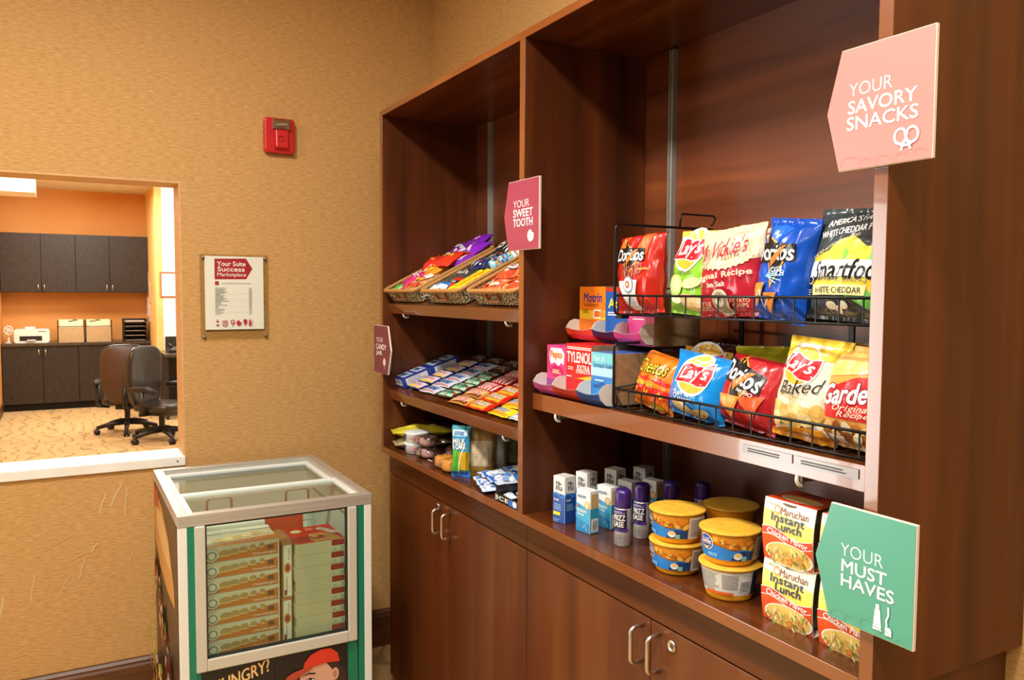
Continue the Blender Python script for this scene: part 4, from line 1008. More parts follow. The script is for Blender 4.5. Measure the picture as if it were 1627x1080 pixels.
def a_gard(a, w, h):
    a.poly([(-.5*w, .66*h), (.5*w, .80*h), (.5*w, h), (-.5*w, h)], P('#ecb964')); a.poly([(-.44*w, .46*h), (-.30*w, .58*h), (.0, .70*h), (.5*w, .75*h), (.5*w, .30*h), (-.36*w, .28*h)], P('#c4161f'))
    a.text("Gardetto's", .10*w, .56*h, 1.05*w, .20*h, WH, .03, .3, 8, outline=P('#8d0f18'), ob=.05); a.text('Original', .02*w, .395*h, .5*w, .08*h, P('#f4dfc0'), .0, .35, 4); a.text('Recipe', .05*w, .335*h, .4*w, .07*h, P('#f4dfc0'), .0, .35, 4)
    for i in range(14): a.ell((-.42+.13*(i % 7))*w, (.20-.075*(i//7))*h, .08*w, .045*h, [P('#b8752e'), P('#e0b877'), P('#8f4f1f'), P('#efe0b5')][i % 4], 14, i*37)
    for i in range(3): a.rect((-.42+.13*i)*w, .055*h, (-.32+.13*i)*w, .125*h, P('#e8ded0'))
    a.text('NET WT', .22*w, .035*h, .3*w, .03*h, WH, .02)
zu, zl_ = 1.4075, 1.2115
G1, G2 = 'chip bags on the upper rack tier', 'chip bags on the lower rack tier'
bag('chip_bag', 'red orange tortilla chip bag at the left end of the upper tier', 'chip bag', G1, pose(.083, -1.745, zu, 4, 5, -3), .140, .172, .055, foil('#b8200f'), a_tapatio, 1.3, pinch=.08, flop=60, floppos=.93, top=.04)
bag('chip_bag', 'lime green and cream potato chip bag on the upper tier', 'chip bag', G1, pose(.10, -1.882, zu, -4, 8, 3), .140, .165, .05, foil('#86c52e'), a_limon, 2.1)
bag('chip_bag', 'cream and red kettle chip bag in front, upper tier centre', 'chip bag', G1, pose(.082, -2.010, zu, 2, 6, -4), .152, .163, .055, foil('#b01c2e'), a_vick, 3.7, pinch=.07)
bag('chip_bag', 'cream and red kettle chip bag mostly hidden behind its twin', 'chip bag', G1, pose(.150, -2.06, zu, 0, 6, -6), .150, .166, .05, foil('#b01c2e'), a_vick2, 4.9)
bag('chip_bag', 'royal blue tortilla chip bag with a crumpled top, upper tier', 'chip bag', G1, pose(.078, -2.124, zu-.004, -6, 5, 6), .122, .172, .055, foil('#0f4ab0'), a_cool, 5.2, side=.02, crink=1.7)
bag('chip_bag', 'dark grey and yellow popcorn bag by the right post', 'chip bag', G1, pose(.088, -2.252, zu, 3, 7, 3), .150, .176, .06, foil('#3a4144'), a_smart, 6.6, pinch=.06, crink=1.3)
bag('chip_bag', 'white and red chip bag corner behind the lime green bag', 'chip bag', G1, pose(.185, -1.868, zu, 0, 8, 0), .13, .165, .045, foil('#d7cfc4'), lambda a, w, h: a.poly([(-.5*w, .5*h), (.5*w, .7*h), (.5*w, .9*h), (-.5*w, .75*h)], P('#c8202a')), 7.7)
bag('chip_bag', 'pale yellow chip bag top behind the royal blue bag', 'chip bag', G1, pose(.20, -2.15, zu, 0, 8, 0), .15, .168, .05, foil('#d9cfa8'), None, 8.7)
bag('chip_bag', 'orange cheese puff bag with flames on the lower tier', 'chip bag', G2, pose(.086, -1.790, zl_, -5, 12, 8), .140, .118, .055, foil('#e8781a'), a_chee, 9.1, pinch=.06, crink=1.2, flop=50, floppos=.9)
bag('chip_bag', 'sky blue salt and vinegar chip bag on the lower tier', 'chip bag', G2, pose(.080, -1.920, zl_, 4, 9, 6), .150, .124, .055, foil('#0f83cf'), a_sv, 10.4, pinch=.06)
bag('chip_bag', 'dark red tortilla chip bag on the lower tier', 'chip bag', G2, pose(.084, -2.047, zl_, -3, 14, 5), .148, .135, .06, foil('#a8181f'), a_nacho, 11.8, pinch=.07, flop=70, floppos=.92, crink=1.2)
bag('chip_bag', 'tall yellow and cream baked chip bag with a folded top', 'chip bag', G2, pose(.084, -2.176, zl_, 5, 4, 4), .118, .168, .06, foil('#efe6cc'), a_baked, 12.5, pinch=.06, side=.08, crink=1.3, taper=.04)
bag('chip_bag', 'tan and red snack mix bag on the lower tier by the right post', 'chip bag', G2, pose(.088, -2.278, zl_, 2, 6, 3), .140, .158, .06, foil('#d99a4a'), a_gard, 13.2, pinch=.06)
bag('chip_bag', 'red and yellow chip bag peeking out behind the orange puff bag', 'chip bag', G2, pose(.15, -1.845, zl_, 6, 12, 4), .130, .128, .05, foil('#e0a83a'), lambda a, w, h: lays_logo(a, 0, .70*h, .8*w, 4), 14.2)
bag('chip_bag', 'dark maroon chip bag behind the sky blue bag', 'chip bag', G2, pose(.22, -1.88, zl_, 0, 8, 0), .15, .135, .05, foil('#3d1518'), None, 15.2)
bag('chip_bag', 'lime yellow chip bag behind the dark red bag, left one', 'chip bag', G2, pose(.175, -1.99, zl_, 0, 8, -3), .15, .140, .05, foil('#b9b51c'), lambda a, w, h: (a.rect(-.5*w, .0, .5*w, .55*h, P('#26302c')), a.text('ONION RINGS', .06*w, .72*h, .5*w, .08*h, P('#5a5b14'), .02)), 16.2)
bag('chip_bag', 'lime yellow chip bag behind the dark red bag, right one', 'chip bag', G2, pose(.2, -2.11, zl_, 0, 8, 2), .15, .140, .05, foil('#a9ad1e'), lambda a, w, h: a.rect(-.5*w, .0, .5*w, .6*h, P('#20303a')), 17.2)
bag('chip_bag', 'brown and gold snack bag behind the tan snack mix bag', 'chip bag', G2, pose(.18, -2.255, zl_, 0, 8, 0), .15, .158, .05, foil('#a5772a'), None, 18.2)
# ================================================================== MEDICINE DISPENSERS
def box_thing(name, label, cat, group, M, w_, d_, h, mat, top=None, side=None):
    """carton with its base at z=0; front is local -y at y=-d/2"""
    o = bpy.data.objects.new(name, None); COL.objects.link(o); o.empty_display_size = .05; o.matrix_world = M; tag(o, label, cat, group)
    b = B(); b.box(-w_/2, -d_/2, 0, w_/2, d_/2, h, mat)
    if top or side:
        b.mi = [b.m(mat)]*6
        if top: b.mi[1] = b.m(top)
        if side: b.mi[3] = b.m(side); b.mi[5] = b.m(side)
        b.keep = True
    b.obj('carton', o, bevel=.0009)
    return o
def front(d_): return lambda x, y, off: Vector((x, -d_/2-off, y))
def right(w_): return lambda x, y, off: Vector((w_/2+off, x, y))
def topf(h): return lambda x, y, off: Vector((x, y, h+off))
wcard = pm('#dcd8cf', .6)
def dispenser(label, x, y, z, w_, d_, h, col, side, art, tray, zt=.045, yaw=0, labelart=None):
    M = pose(x+d_/2, y, z, yaw)
    o = box_thing('medicine_dispenser', label, 'medicine box', 'medicine dispensers beside the chip rack', M, w_, d_, h, P(col), top=P(col), side=side)
    a = Art(front(d_)); art(a, w_, h, zt); a.done('printed_artwork', o)
    # scoop shaped tray torn open along the bottom of the front
    tp = P(tray); b = B(); n = 10; F0 = -d_/2-.0012
    prof = [(F0, .002), (F0-.018, .004), (F0-.034, .016), (F0-.040, .032)]
    for t_, m_, off in ((0, wcard, .0012), (0, tp, 0)):
        vs = []; 
        for (py, pz) in prof:
            for i in range(n+1):
                u = i/n*2-1; dz = -.010*(1-u*u) if pz > .03 else 0
                wdt = w_*(.5+.02*(pz/.03))
                vs.append(Vector((u*wdt, py+(off if m_ is wcard else 0), pz+dz*.6+(off if m_ is wcard else 0))))
        fs = [(r*(n+1)+i, r*(n+1)+i+1, (r+1)*(n+1)+i+1, (r+1)*(n+1)+i) for r in range(len(prof)-1) for i in range(n)]
        b.add(vs, fs, m_)
    for s_ in (-1, 1):
        gus = [(F0, .004), (F0-.02, .006), (F0-.034, .018), (F0-.039, .033), (F0-.030, .046), (F0-.016, .052), (F0, .050)]
        b.add([Vector((s_*w_*.5, p[0], p[1])) for p in gus]+[Vector((s_*(w_*.5-.0008), p[0], p[1])) for p in gus], [tuple(range(7)), tuple(range(7, 14))[::-1]]+[(i, (i+1) % 7, 7+(i+1) % 7, 7+i) for i in range(7)], wcard)
    tr = b.obj('dispenser_tray', o)
    return o
def m_pepto(a, w, h, zt):
    a.rect(-w/2, 0, w/2, h, P('#d6417f')); a.poly([(-.4*w, .80*h), (-.3*w, .95*h), (.25*w, .95*h), (.4*w, .84*h), (.36*w, .62*h), (.22*w, .66*h), (.1*w, .58*h), (-.1*w, .66*h), (-.3*w, .60*h)], P('#f3d9e2'))
    a.text('Pepto', -.02*w, .80*h, .62*w, .17*h, P('#d22a72'), .02, .1, 0, outline=P('#f4e14c'), ob=.05); a.ell(.02*w, .48*h, .32*w, .12*h, P('#c01e56')); a.lines(-.2*w, .44*h, .26*w, .53*h, 3, P('#f6cfa0'), .5, 1); a.rect(-w/2, 0, w/2, .32*h, P('#8f3f86'))
def m_tyl(a, w, h, zt):
    a.rect(-w/2, 0, w/2, h, P('#c5161c')); a.lines(-.46*w, .90*h, .46*w, .96*h, 2, WH, .45, 4, .05); a.text('TYLENOL', .0, .76*h, .92*w, .19*h, WH, .02); a.text('EXTRA', .18*w, .58*h, .46*w, .09*h, WH, .02); a.text('STRENGTH', .16*w, .51*h, .52*w, .06*h, WH, .01)
    a.lines(-.42*w, .53*h, -.12*w, .60*h, 2, P('#f3c7b8'), .5, 2); a.poly([(-.1*w, .38*h), (.48*w, .46*h), (.48*w, .38*h)], P('#f2b62c')); a.lines(-.46*w, .40*h, -.2*w, .43*h, 1, WH, .6)
def m_psr(a, w, h, zt):
    a.rect(-w/2, 0, w/2, h, P('#2b7fc4')); a.rect(-w/2, .72*h, w/2, h, P('#6fc3cf')); a.rect(-w/2, .55*h, w/2, .72*h, P('#a8d8ec')); a.text('Pain &', -.16*w, .885*h, .5*w, .10*h, P('#d8f0f2'), .0, .3); a.text('Stomach Relief', .04*w, .76*h, .88*w, .10*h, P('#2f6cab'), .005); a.lines(-.3*w, .46*h, .2*w, .50*h, 1, WH, .5)
    a.poly([(-.4*w, .36*h), (0, .44*h), (.5*w, .38*h), (.5*w, .34*h), (-.4*w, .34*h)], P('#18549c'))
def m_motrin(a, w, h, zt):
    a.rect(-w/2, 0, w/2, h, P('#ef7a12')); a.rect(-w/2, .40*h, w/2, .56*h, P('#f6c12a')); a.text('Motrin', .02*w, .80*h, .70*w, .17*h, P('#2a2f78'), .03, .1); a.lines(-.32*w, .64*h, .28*w, .70*h, 2, P('#a34a10'), .5, 3, .1); a.rect(.06*w, .42*h, .34*w, .58*h, WH); a.rect(.10*w, .445*h, .30*w, .555*h, P('#e0642a')); a.ell(.38*w, .50*h, .10*w, .06*h, P('#f08a2c')); a.lines(-.34*w, .52*h, -.08*w, .6*h, 2, P('#8a5a10'), .4, 5)
def m_advil(a, w, h, zt):
    a.rect(-w/2, 0, w/2, h, P('#1c56a6')); a.rect(-w/2, .93*h, w/2, h, P('#b5341f')); a.text('Advil', .02*w, .72*h, .80*w, .17*h, P('#f5e23a'), .03); a.lines(-.4*w, .50*h, .4*w, .58*h, 2, WH, .5, 6)
def m_pink(a, w, h, zt):
    a.rect(-w/2, 0, w/2, h, P('#d94b8e')); a.rect(-w/2, .62*h, w/2, h, P('#eba6c6')); a.lines(-.3*w, .5*h, .3*w, .54*h, 1, WH, .5)
ks = cardb
dispenser('pink stomach remedy dispenser against the divider, bottom row', .058, -1.462, 1.2048, .086, .2, .119, '#d6417f', ks, m_pepto, '#b84a86')
dispenser('red pain reliever dispenser in the middle of the bottom row', .056, -1.560, 1.2048, .106, .2, .128, '#c5161c', ks, m_tyl, '#b3281c')
dispenser('blue stomach relief dispenser with kraft side, bottom row by the rack', .052, -1.657, 1.2048, .084, .2, .115, '#4a6fc0', ks, m_psr, '#123f86')
zz = 1.3335
dispenser('orange pain reliever dispenser on the top row by the divider', .148, -1.478, zz, .108, .1, .131, '#f0a21c', ks, m_motrin, '#d94a1c')
dispenser('blue pain reliever dispenser in the middle of the top row', .148, -1.580, zz, .092, .1, .128, '#1c56a6', ks, m_advil, '#12264f')
dispenser('pink dispenser with kraft side at the rack end of the top row', .140, -1.676, zz, .092, .13, .115, '#d94b8e', ks, m_pink, '#d8437e')

# ================================================================== TOILETRIES ON THE LEDGE
Z0 = ZL+.0004
def renu(x, y, label, yaw):
    w_ = .037; h = .111
    o = box_thing('solution_box', label, 'box', 'contact lens solution boxes', pose(x, y, Z0, yaw), w_, w_, h, P('#e6e3dc'), top=P('#d9d5cc'))
    for fn in (front(w_), right(w_)):
        a = Art(fn); n = 12; hw = w_/2-.0004
        wave = [(-hw+2*hw*i/n, .066+.004*math.sin(i/n*2*PI)) for i in range(n+1)]
        a.poly([(-hw, .001), (hw, .001)]+wave[::-1], P('#164a9c')); a.poly([(-hw, .060), (hw, .060)]+[(x_, y_+.003) for x_, y_ in wave[::-1]], P('#2b7bd0'))
        a.poly([(-hw, .001), (hw, .001)]+[(x_, y_-.002) for x_, y_ in wave[::-1]], P('#164a9c'))
        a.text('re-', .0, .094, .018, .010, P('#2a2c30'), .02); a.text('nu', .001, .083, .019, .009, P('#2a2c30'), .02)
        a.text('fresh', -.007, .056, .016, .006, WH, .01); a.lines(-.014, .032, .012, .048, 4, P('#9cc6ee'), .35, 3)
        if fn(0, 0, 0).y < -.01: a.rect(-.016, .019, .006, .027, P('#e8d820')); a.lines(-.016, .003, .008, .012, 3, P('#8fb4e0'), .4, 2)
        a.done('printed_artwork', o)
renu(.0570, -1.5015, 'blue and white solution box nearest the divider, front of its row', 14)
renu(.1275, -1.491, 'blue and white solution box, second from the front of its row', 14)
renu(.209, -1.496, 'blue and white solution box, third from the front of its row', 14)
renu(.285, -1.512, 'blue and white solution box at the back of its row', 14)
def drops(x, y, label, yaw):
    w_, d_, h = .046, .027, .097
    o = box_thing('eye_drop_box', label, 'box', 'aqua moisture drop boxes', pose(x, y, Z0, yaw), w_, d_, h, P('#eceae4'))
    a = Art(front(d_)); hw = w_/2-.0004
    a.poly([(-hw, .001), (hw, .001), (hw, .056), (-hw, .066)], P('#35a6cf')); a.poly([(-hw, .001), (hw, .001), (hw, .02), (-hw, .032)], P('#1c86bd')); a.text('equate', -.004, .081, .028, .010, P('#3b6a9c'), .01); a.ell(.014, .064, .0082, .0095, P('#e0a23c')); a.ell(.014, .064, .006, .007, P('#f2d9a0'))
    a.text('Moisture', -.002, .050, .030, .008, WH, .02); a.text('Drops', -.005, .041, .022, .007, WH, .02); a.lines(-.018, .058, -.004, .062, 1, P('#c9404a'), .8); a.stroke([(.002, .010), (.008, .020), (.012, .012), (.016, .006)], .0016, P('#bfe3f2')); a.done('printed_artwork', o)
    a = Art(right(w_)); hd = d_/2-.0004
    a.rect(-hd, .001, hd, .057, P('#2a9ab8')); a.rect(-hd+.003, .058, hd-.003, .090, P('#c7a86a')); a.rect(-hd+.003, .004, hd-.003, .034, P('#e8e6e0'))
    for i in range(8): a.rect(-hd+.006, .007+i*.0031, hd-.006, .0082+i*.0031, P('#55524e'))
    a.done('printed_artwork', o)
drops(.0612, -1.592, 'aqua drop box at the front, in front of the second solution box', 8)
drops(.1235, -1.585, 'aqua drop box just left of the silver spray cans', 8)
drops(.197, -1.566, 'aqua drop box half hidden behind the spray cans', 8)
drops(.255, -1.585, 'aqua drop box at the very back of its row', 8)
# hair spray cans
capm = pm('#3a1f6a', .3, coat=.3); canm = noisy('brushed_can', '#c4c1bc', '#e0ddd8', (2, 2, 400), 2, .32, 0, None, .3, .7, .5, metal=.45)
def can(x, y, label, yaw):
    t = bpy.data.objects.new('hair_spray_can', None); COL.objects.link(t); t.matrix_world = pose(x, y, Z0, yaw); tag(t, label, 'spray can', 'purple capped spray cans')
    r = .0182; b = B(); b.lathe([(r-.0015, 0), (r, .0015), (r, .079), (r-.001, .0815), (r-.0035, .083)], canm, 40); b.obj('can', t, True)
    b = B(); b.lathe([(r-.0006, .0822), (r-.0002, .0835), (r-.0004, .112), (r-.002, .119), (r-.006, .1215), (0, .122)], capm, 40); b.obj('cap', t, True)
    def cyl(xx, yy, off):
        q = xx/r; return Vector(((r+off)*math.sin(q), -(r+off)*math.cos(q), yy))
    a = Art(cyl, .004, .0003); a.rect(-.014, .032, .020, .080, P('#3c2a6e')); a.rect(-.014, .038, .020, .0705, P('#2b2140')); a.text('FRIZZ', .002, .0625, .027, .0115, WH, .02); a.text('EASE', .001, .0485, .024, .0115, WH, .02); a.rect(.012, .034, .022, .039, P('#5a2f9a')); a.lines(-.012, .072, .016, .078, 2, P('#c9c1e0'), .4, 1); a.lines(-.012, .008, .014, .028, 6, P('#8d8a88'), .35, 4); a.done('printed_artwork', t)
can(.0736, -1.708, 'silver spray can with purple cap, front of the row', 18)
can(.143, -1.685, 'silver spray can with purple cap, second from the front', 18)
can(.214, -1.700, 'purple capped spray can in the shade at the back', 18)
can(.275, -1.735, 'purple capped spray can deepest in the shelf, behind the bowls', 18)

# macaroni bowls
yl = noisy('yellow_lid', '#dda32a', '#eab83f', (60, 60, 60), 2, .45)
bowlm = pm('#f0a818', .35)
def bowl(x, y, z, label, yaw, tab=None, plain=False):
    t = bpy.data.objects.new('macaroni_bowl', None); COL.objects.link(t); t.matrix_world = pose(x, y, z, yaw); tag(t, label, 'food cup', 'microwave macaroni bowls')
    H = .0625
    prof = [(.036, 0), (.0395, .001), (.041, .004), (.043, .012), (.0505, .056), (.0515, .058)]
    b = B(); b.lathe(prof, bowlm, 48); b.obj('bowl', t, True)
    b = B(); b.lathe([(.0512, .0575), (.0545, .058), (.0552, .0595), (.0548, .0612), (.0535, .0618), (.03, .0612), (0, .0612)], yl, 48); 
    lidp = b.obj('lid', t, True)
    if tab is not None:
        b = B(); c, s_ = math.cos(rad(tab)), math.sin(rad(tab))
        vs = [(.0535, -.016, .0615), (.0535, .016, .0615), (.066, .007, .066), (.066, -.007, .066)]
        vs = [Vector((v[0]*c-v[1]*s_, v[0]*s_+v[1]*c, v[2])) for v in vs]; vs2 = [v+Vector((0, 0, -.0006)) for v in vs]
        b.add(vs+vs2, [(0, 1, 2, 3), (7, 6, 5, 4), (0, 3, 7, 4), (3, 2, 6, 7), (2, 1, 5, 6), (1, 0, 4, 5)], yl); b.obj('pull_tab', t)
    def con(xx, yy, off):
        r = .0430+(yy-.012)*(.0075/.044)+off; q = xx/.0465
        return Vector((r*math.sin(q), -r*math.cos(q), yy))
    a = Art(con, .006, .0004)
    if plain:
        a.rect(-.075, .0125, .075, .055, P('#d9d6cc')); a.rect(.055, .0125, .075, .055, P('#23304f')); a.lines(-.07, .019, -.005, .052, 12, P('#8f8d88'), .45, 2, .15); a.lines(.0, .024, .028, .052, 9, P('#7a7874'), .35, 7, .1); a.rect(.03, .018, .05, .042, P('#eceae2'))
        for i in range(7): a.rect(.031, .020+i*.003, .049, .0212+i*.003, P('#555350'))
        a.rect(-.03, .0135, .02, .0185, P('#e0641c')); a.rect(-.085, .0125, -.076, .055, P('#2d7fc8'))
    else:
        a.rect(-.075, .0125, .045, .055, P('#e9a02a')); 
        for i in range(14): a.ell(-.03+.0055*i, .042+.006*math.sin(i*2.3), .008, .0045, [P('#e28a1e'), P('#f3bb48'), P('#d9781a')][i % 3], 12, i*31)
        a.poly([(-.075, .0125), (.045, .0125), (.045, .026), (.03, .033), (.01, .031), (-.01, .036), (-.03, .040), (-.075, .036)], P('#1c7fd0'))
        a.poly([(.004, .0125), (.045, .0125), (.045, .028), (.024, .031), (.010, .024)], P('#1d3f74'))
        a.ell(-.038, .041, .0135, .0145, WH); a.ell(-.038, .041, .0122, .0132, P('#1b4fb2')); a.text('Kraft', -.038, .047, .015, .004, WH, .02); a.rect(-.048, .0375, -.028, .0435, WH); a.text('Cheese', -.038, .0405, .018, .0042, P('#b9302a'), .02); a.poly([(-.047, .035), (-.038, .028), (-.029, .035), (-.038, .0325)], P('#f4d840'))
        a.text('3.5', -.008, .0455, .012, .0065, P('#5a2a18'), .02); a.text('water', .014, .041, .018, .005, P('#5a2a18'), .01); a.text('easy', -.026, .0195, .018, .0085, P('#8fd8f4'), .015)
        a.ell(.016, .022, .007, .0065, P('#e8eef2')); a.ell(.016, .0245, .006, .0035, P('#f0c873')); a.rect(.022, .0135, .030, .022, P('#7fb9a8'))
        a.rect(.045, .0125, .078, .055, P('#d2cdc2')); a.lines(.048, .018, .075, .052, 12, P('#76736e'), .45, 9, .15); a.rect(.064, .0135, .074, .0175, P('#d8502c'))
    a.done('printed_label', t)
H2 = .0622
bowl(.0735, -1.884, Z0, 'lower macaroni bowl of the stack beside the spray cans', 24)
bowl(.0725, -1.884, Z0+H2, 'upper macaroni bowl of the stack beside the spray cans', 18)
bowl(.070, -2.030, Z0, 'lower macaroni bowl showing its nutrition panel, beside the noodle cups', 30, tab=0, plain=True)
bowl(.0715, -2.028, Z0+H2, 'upper macaroni bowl next to the noodle cups', 42)
bowl(.184, -1.915, Z0, 'lower macaroni bowl of the shaded rear stack', 200, plain=True)
bowl(.184, -1.915, Z0+H2, 'upper macaroni bowl of the shaded rear stack with lifted tab', 210, tab=30, plain=True)

# noodle cups in printed sleeves
def noodle(x, y, z, label, yaw=0):
    w_, d_, h = .102, .085, .102
    t = bpy.data.objects.new('noodle_cup', None); COL.objects.link(t); t.matrix_world = pose(x, y, z, yaw); tag(t, label, 'food cup', 'sleeved instant noodle cups')
    def sl(x_, y_, off):   # slightly bowed front panel, wider at the top
        v = y_/h; k = .985+.03*v
        bow = .006*math.sin(PI*v)
        return Vector((x_*k, -d_/2-bow-off+.004, y_))
    b = B(); n = 10; pt = P('#f1ead8')
    b.grid(lambda u, v: sl((u-.5)*w_, v*h, 0), 4, n, pt)
    b.grid(lambda u, v: (lambda p: Vector((p.x, -p.y, p.z)))(sl((.5-u)*w_, v*h, 0)), 4, n, pt)
    tl, bl = sl(w_/2, h, 0), sl(w_/2, 0, 0)
    b.add([(-tl.x, tl.y, h), (tl.x, tl.y, h), (tl.x, -tl.y, h), (-tl.x, -tl.y, h)], [(0, 1, 2, 3)], P('#d4471e')); b.add([(-bl.x, bl.y, 0), (bl.x, bl.y, 0), (bl.x, -bl.y, 0), (-bl.x, -bl.y, 0)], [(3, 2, 1, 0)], pt)
    b.keep = True; b.obj('printed_sleeve', t)
    b = B(); b.lathe([(.032, .002), (.034, .004), (.0405, .095), (.0425, .097), (.0425, .0995), (0, .0998)], pm('#6f6048', .6), 40); 
    b.obj('cup', t, True)
    a = Art(sl, .009, .0004); hw = w_/2-.0006
    def wv(y0, amp, ph=0, n=14): return [(-hw+2*hw*i/n, y0+amp*math.sin(2*PI*i/n*.9+ph)) for i in range(n+1)]
    a.poly([(-hw, .045), (hw, .045), (hw, .075), (-hw, .088)], P('#f7e15a')); a.poly([(-hw, .085), (hw, .072), (hw, .101), (-hw, .101)], P('#f6f0d0'))
    a.text('3 minutes', -.034, .094, .026, .006, P('#4a4a4a')); a.ell(-.022, .0865, .007, .007, P('#e8862a')); a.ell(-.022, .0865, .0045, .0045, P('#f6f0d0')); a.text('Maruchan', .012, .0865, .054, .012, P('#7a3418'), .01)
    a.text('Instant', .0, .0745, .066, .013, P('#1d2b4c'), .035); a.text('Lunch', .003, .0615, .050, .013, P('#1d2b4c'), .035)
    a.poly([(-hw, .001), (hw, .001)]+wv(.047, .006, .6)[::-1], P('#e0531c')); a.poly(wv(.039, .006, .6)+wv(.051, .006, .6)[::-1], P('#d8401c'))
    a.stroke(wv(.0385, .006, .6), .0012, WH); a.stroke(wv(.0515, .006, .6), .0012, WH); a.text('Chicken Flavor', .002, .0455, .082, .0095, WH, .03, 0, -7)
    a.ell(.004, .016, .048, .021, WH); a.ell(.004, .0165, .045, .019, P('#e6c66a'))
    rn = random.Random(5)
    for i in range(46): a.ell(.004+.038*(2*rn.random()-1), .0165+.013*(2*rn.random()-1), .004+.004*rn.random(), .0012+.001*rn.random(), [P('#f0dc96'), P('#d3a948'), P('#6f9a3a'), P('#d97a34'), P('#f4e6b4')][i % 5], 8, 180*rn.random())
    a.done('printed_artwork', t)
    a = Art(topf(h), None, .0004); a.rect(-hw, -.03, hw, .03, P('#d4471e')); a.ell(0, -.012, .040, .016, WH); a.ell(0, -.012, .037, .014, P('#e6c66a')); a.lines(-.03, .012, .04, .03, 3, P('#8c2e18'), .5, 2); a.done('printed_artwork', t)
for i, (y, z, lab) in enumerate([(-2.1815, 0, 'lower chicken noodle cup in the left column, fully visible'), (-2.1815, .1025, 'upper chicken noodle cup in the left column, fully visible'), (-2.2985, 0, 'lower chicken noodle cup half hidden behind the green sign'), (-2.2985, .1025, 'upper chicken noodle cup almost hidden behind the green sign')]):
    noodle(.090-.001*i, y, Z0+z, lab, 2-i)
# ================================================================== CANDY: BASKETS ON THE TILTED SHELF
def slope(M, s_, y, n=0.0, rot=0.0, raise_=0.0, rx=0.0):
    """frame lying on a tilted shelf: local x -> world -y, local z -> up the slope, local -y -> out of the shelf"""
    R = M.to_3x3(); S_ = R @ Vector((1, 0, 0)); N_ = R @ Vector((0, 0, 1))
    m = Matrix.Identity(4); X_ = Vector((0, -1, 0)); Y_ = -N_
    for i in range(3): m[i][0], m[i][1], m[i][2] = X_[i], Y_[i], S_[i]
    o = M @ Vector((s_, 0, n)); m.translation = Vector((o.x, y, o.z))
    return m @ Matrix.Rotation(rad(rot), 4, 'Y') @ Matrix.Rotation(rad(raise_), 4, 'X') @ Matrix.Rotation(rad(rx), 4, 'Z')
rimm = noisy('wicker_rim', '#9c6a32', '#c58f4c', (220, 220, 220), 3, .6, .3)
weave_m = noisy('seagrass_weave', '#1c1610', '#d8c8a0', (230, 230, 300), 2, .7, .4, None, .44, .58, .3)
plaque = pm('#9a6234', .5)
def basket(label, y):
    M = slope(MA, .006, y, .0012)
    t = bpy.data.objects.new('wicker_basket', None); COL.objects.link(t); t.matrix_world = M; tag(t, label, 'basket', 'wicker baskets on the tilted shelf')
    w_, d_, h = .276, .325, .048
    # local: x right, z depth up the slope, -y height
    def ring(k, hh, r=.02):
        return [(x, -hh, z) for x, z in rrect(-w_/2*k, d_/2-d_/2*k, w_/2*k, d_/2+d_/2*k, r, 4)]
    b = B(); b.tube(ring(1.0, h), .0062, rimm, 8, True); b.obj('rim', t, True)
    # woven wall: bulged over-and-under cells
    lo = ring(.93, .002); hi = ring(.985, h-.003); n = len(lo)
    per = []
    for i in range(n):
        a_, c = Vector(lo[i]), Vector(lo[(i+1) % n]); k = max(1, int((c-a_).length/.009))
        for q in range(k): per.append((i, q/k))
    b = B(); nv = 7; rows = []
    for j in range(nv*2+1):
        v = j/(nv*2); row = []
        for idx, (i, f) in enumerate(per):
            p = Vector(lo[i]).lerp(Vector(lo[(i+1) % n]), f).lerp(Vector(hi[i]).lerp(Vector(hi[(i+1) % n]), f), v)
            cdir = Vector((p.x, 0, p.z-d_/2)); cdir.normalize()
            amp = .0022*(1 if (idx//1+j//2) % 2 else -1)*(1 if j % 2 else .1)
            row.append(p+cdir*amp)
        rows.append(row)
    W_ = len(per); vs = [p for r_ in rows for p in r_]
    fs = [(j*W_+i, j*W_+(i+1) % W_, (j+1)*W_+(i+1) % W_, (j+1)*W_+i) for j in range(nv*2) for i in range(W_)]
    b.add(vs, fs, weave_m); b.add(lo, [tuple(range(n))], weave_m); wl = b.obj('woven_wall', t); wl['kind'] = 'stuff'
    # wooden handle plaque on the front wall
    b = B(); 
    for (x0, x1, y0, y1) in ((-.034, .034, .016, .020), (-.034, .034, .040, .044), (-.034, -.030, .020, .040), (.030, .034, .020, .040)): b.box(x0, -y1, .0035-.006, x1, -y0, .0035+.002, plaque)
    b.obj('handle_frame', t)
    return t
basket('left wicker basket holding purple and red candy bags', -.5725)
basket('middle wicker basket holding yellow packs and blue bags', -.8985)
basket('right wicker basket holding orange red candy bags', -1.2245)
def candy(label, group, s_, y, n, rot, w_, h, t, col, art, seed, raise_=0.0, name='candy_bag', M=None, rx=0.0):
    n -= {K1: .010, K2: .020, K3: .012}[group]
    return bag(name, label, 'candy', group, slope(M or MA, s_, y, n, rot, raise_, rx), w_, h, t, foil(col), art, seed, None, 16, 22, top=.08, bot=.08, pinch=.06, crink=1.0)
def logo(txt, c, oc=None, y=.55, ww=.8, hh=.2, rot=0):
    return lambda a, w, h: a.text(txt, 0, y*h, ww*w, hh*h, P(c), .02, .15, rot, outline=P(oc) if oc else None, ob=.06)
def blobs(cols, seed, n=10):
    def f(a, w, h):
        r = random.Random(seed)
        for i in range(n): a.ell((r.random()-.5)*.8*w, (.12+.76*r.random())*h, .10*w, .06*h, P(cols[i % len(cols)]), 10, 90*r.random())
    return f
def both(*fs): return lambda a, w, h: [f(a, w, h) for f in fs]
K1, K2, K3 = 'candy bags in the left basket', 'candy packs in the middle basket', 'candy bags in the right basket'
y0 = -.5725
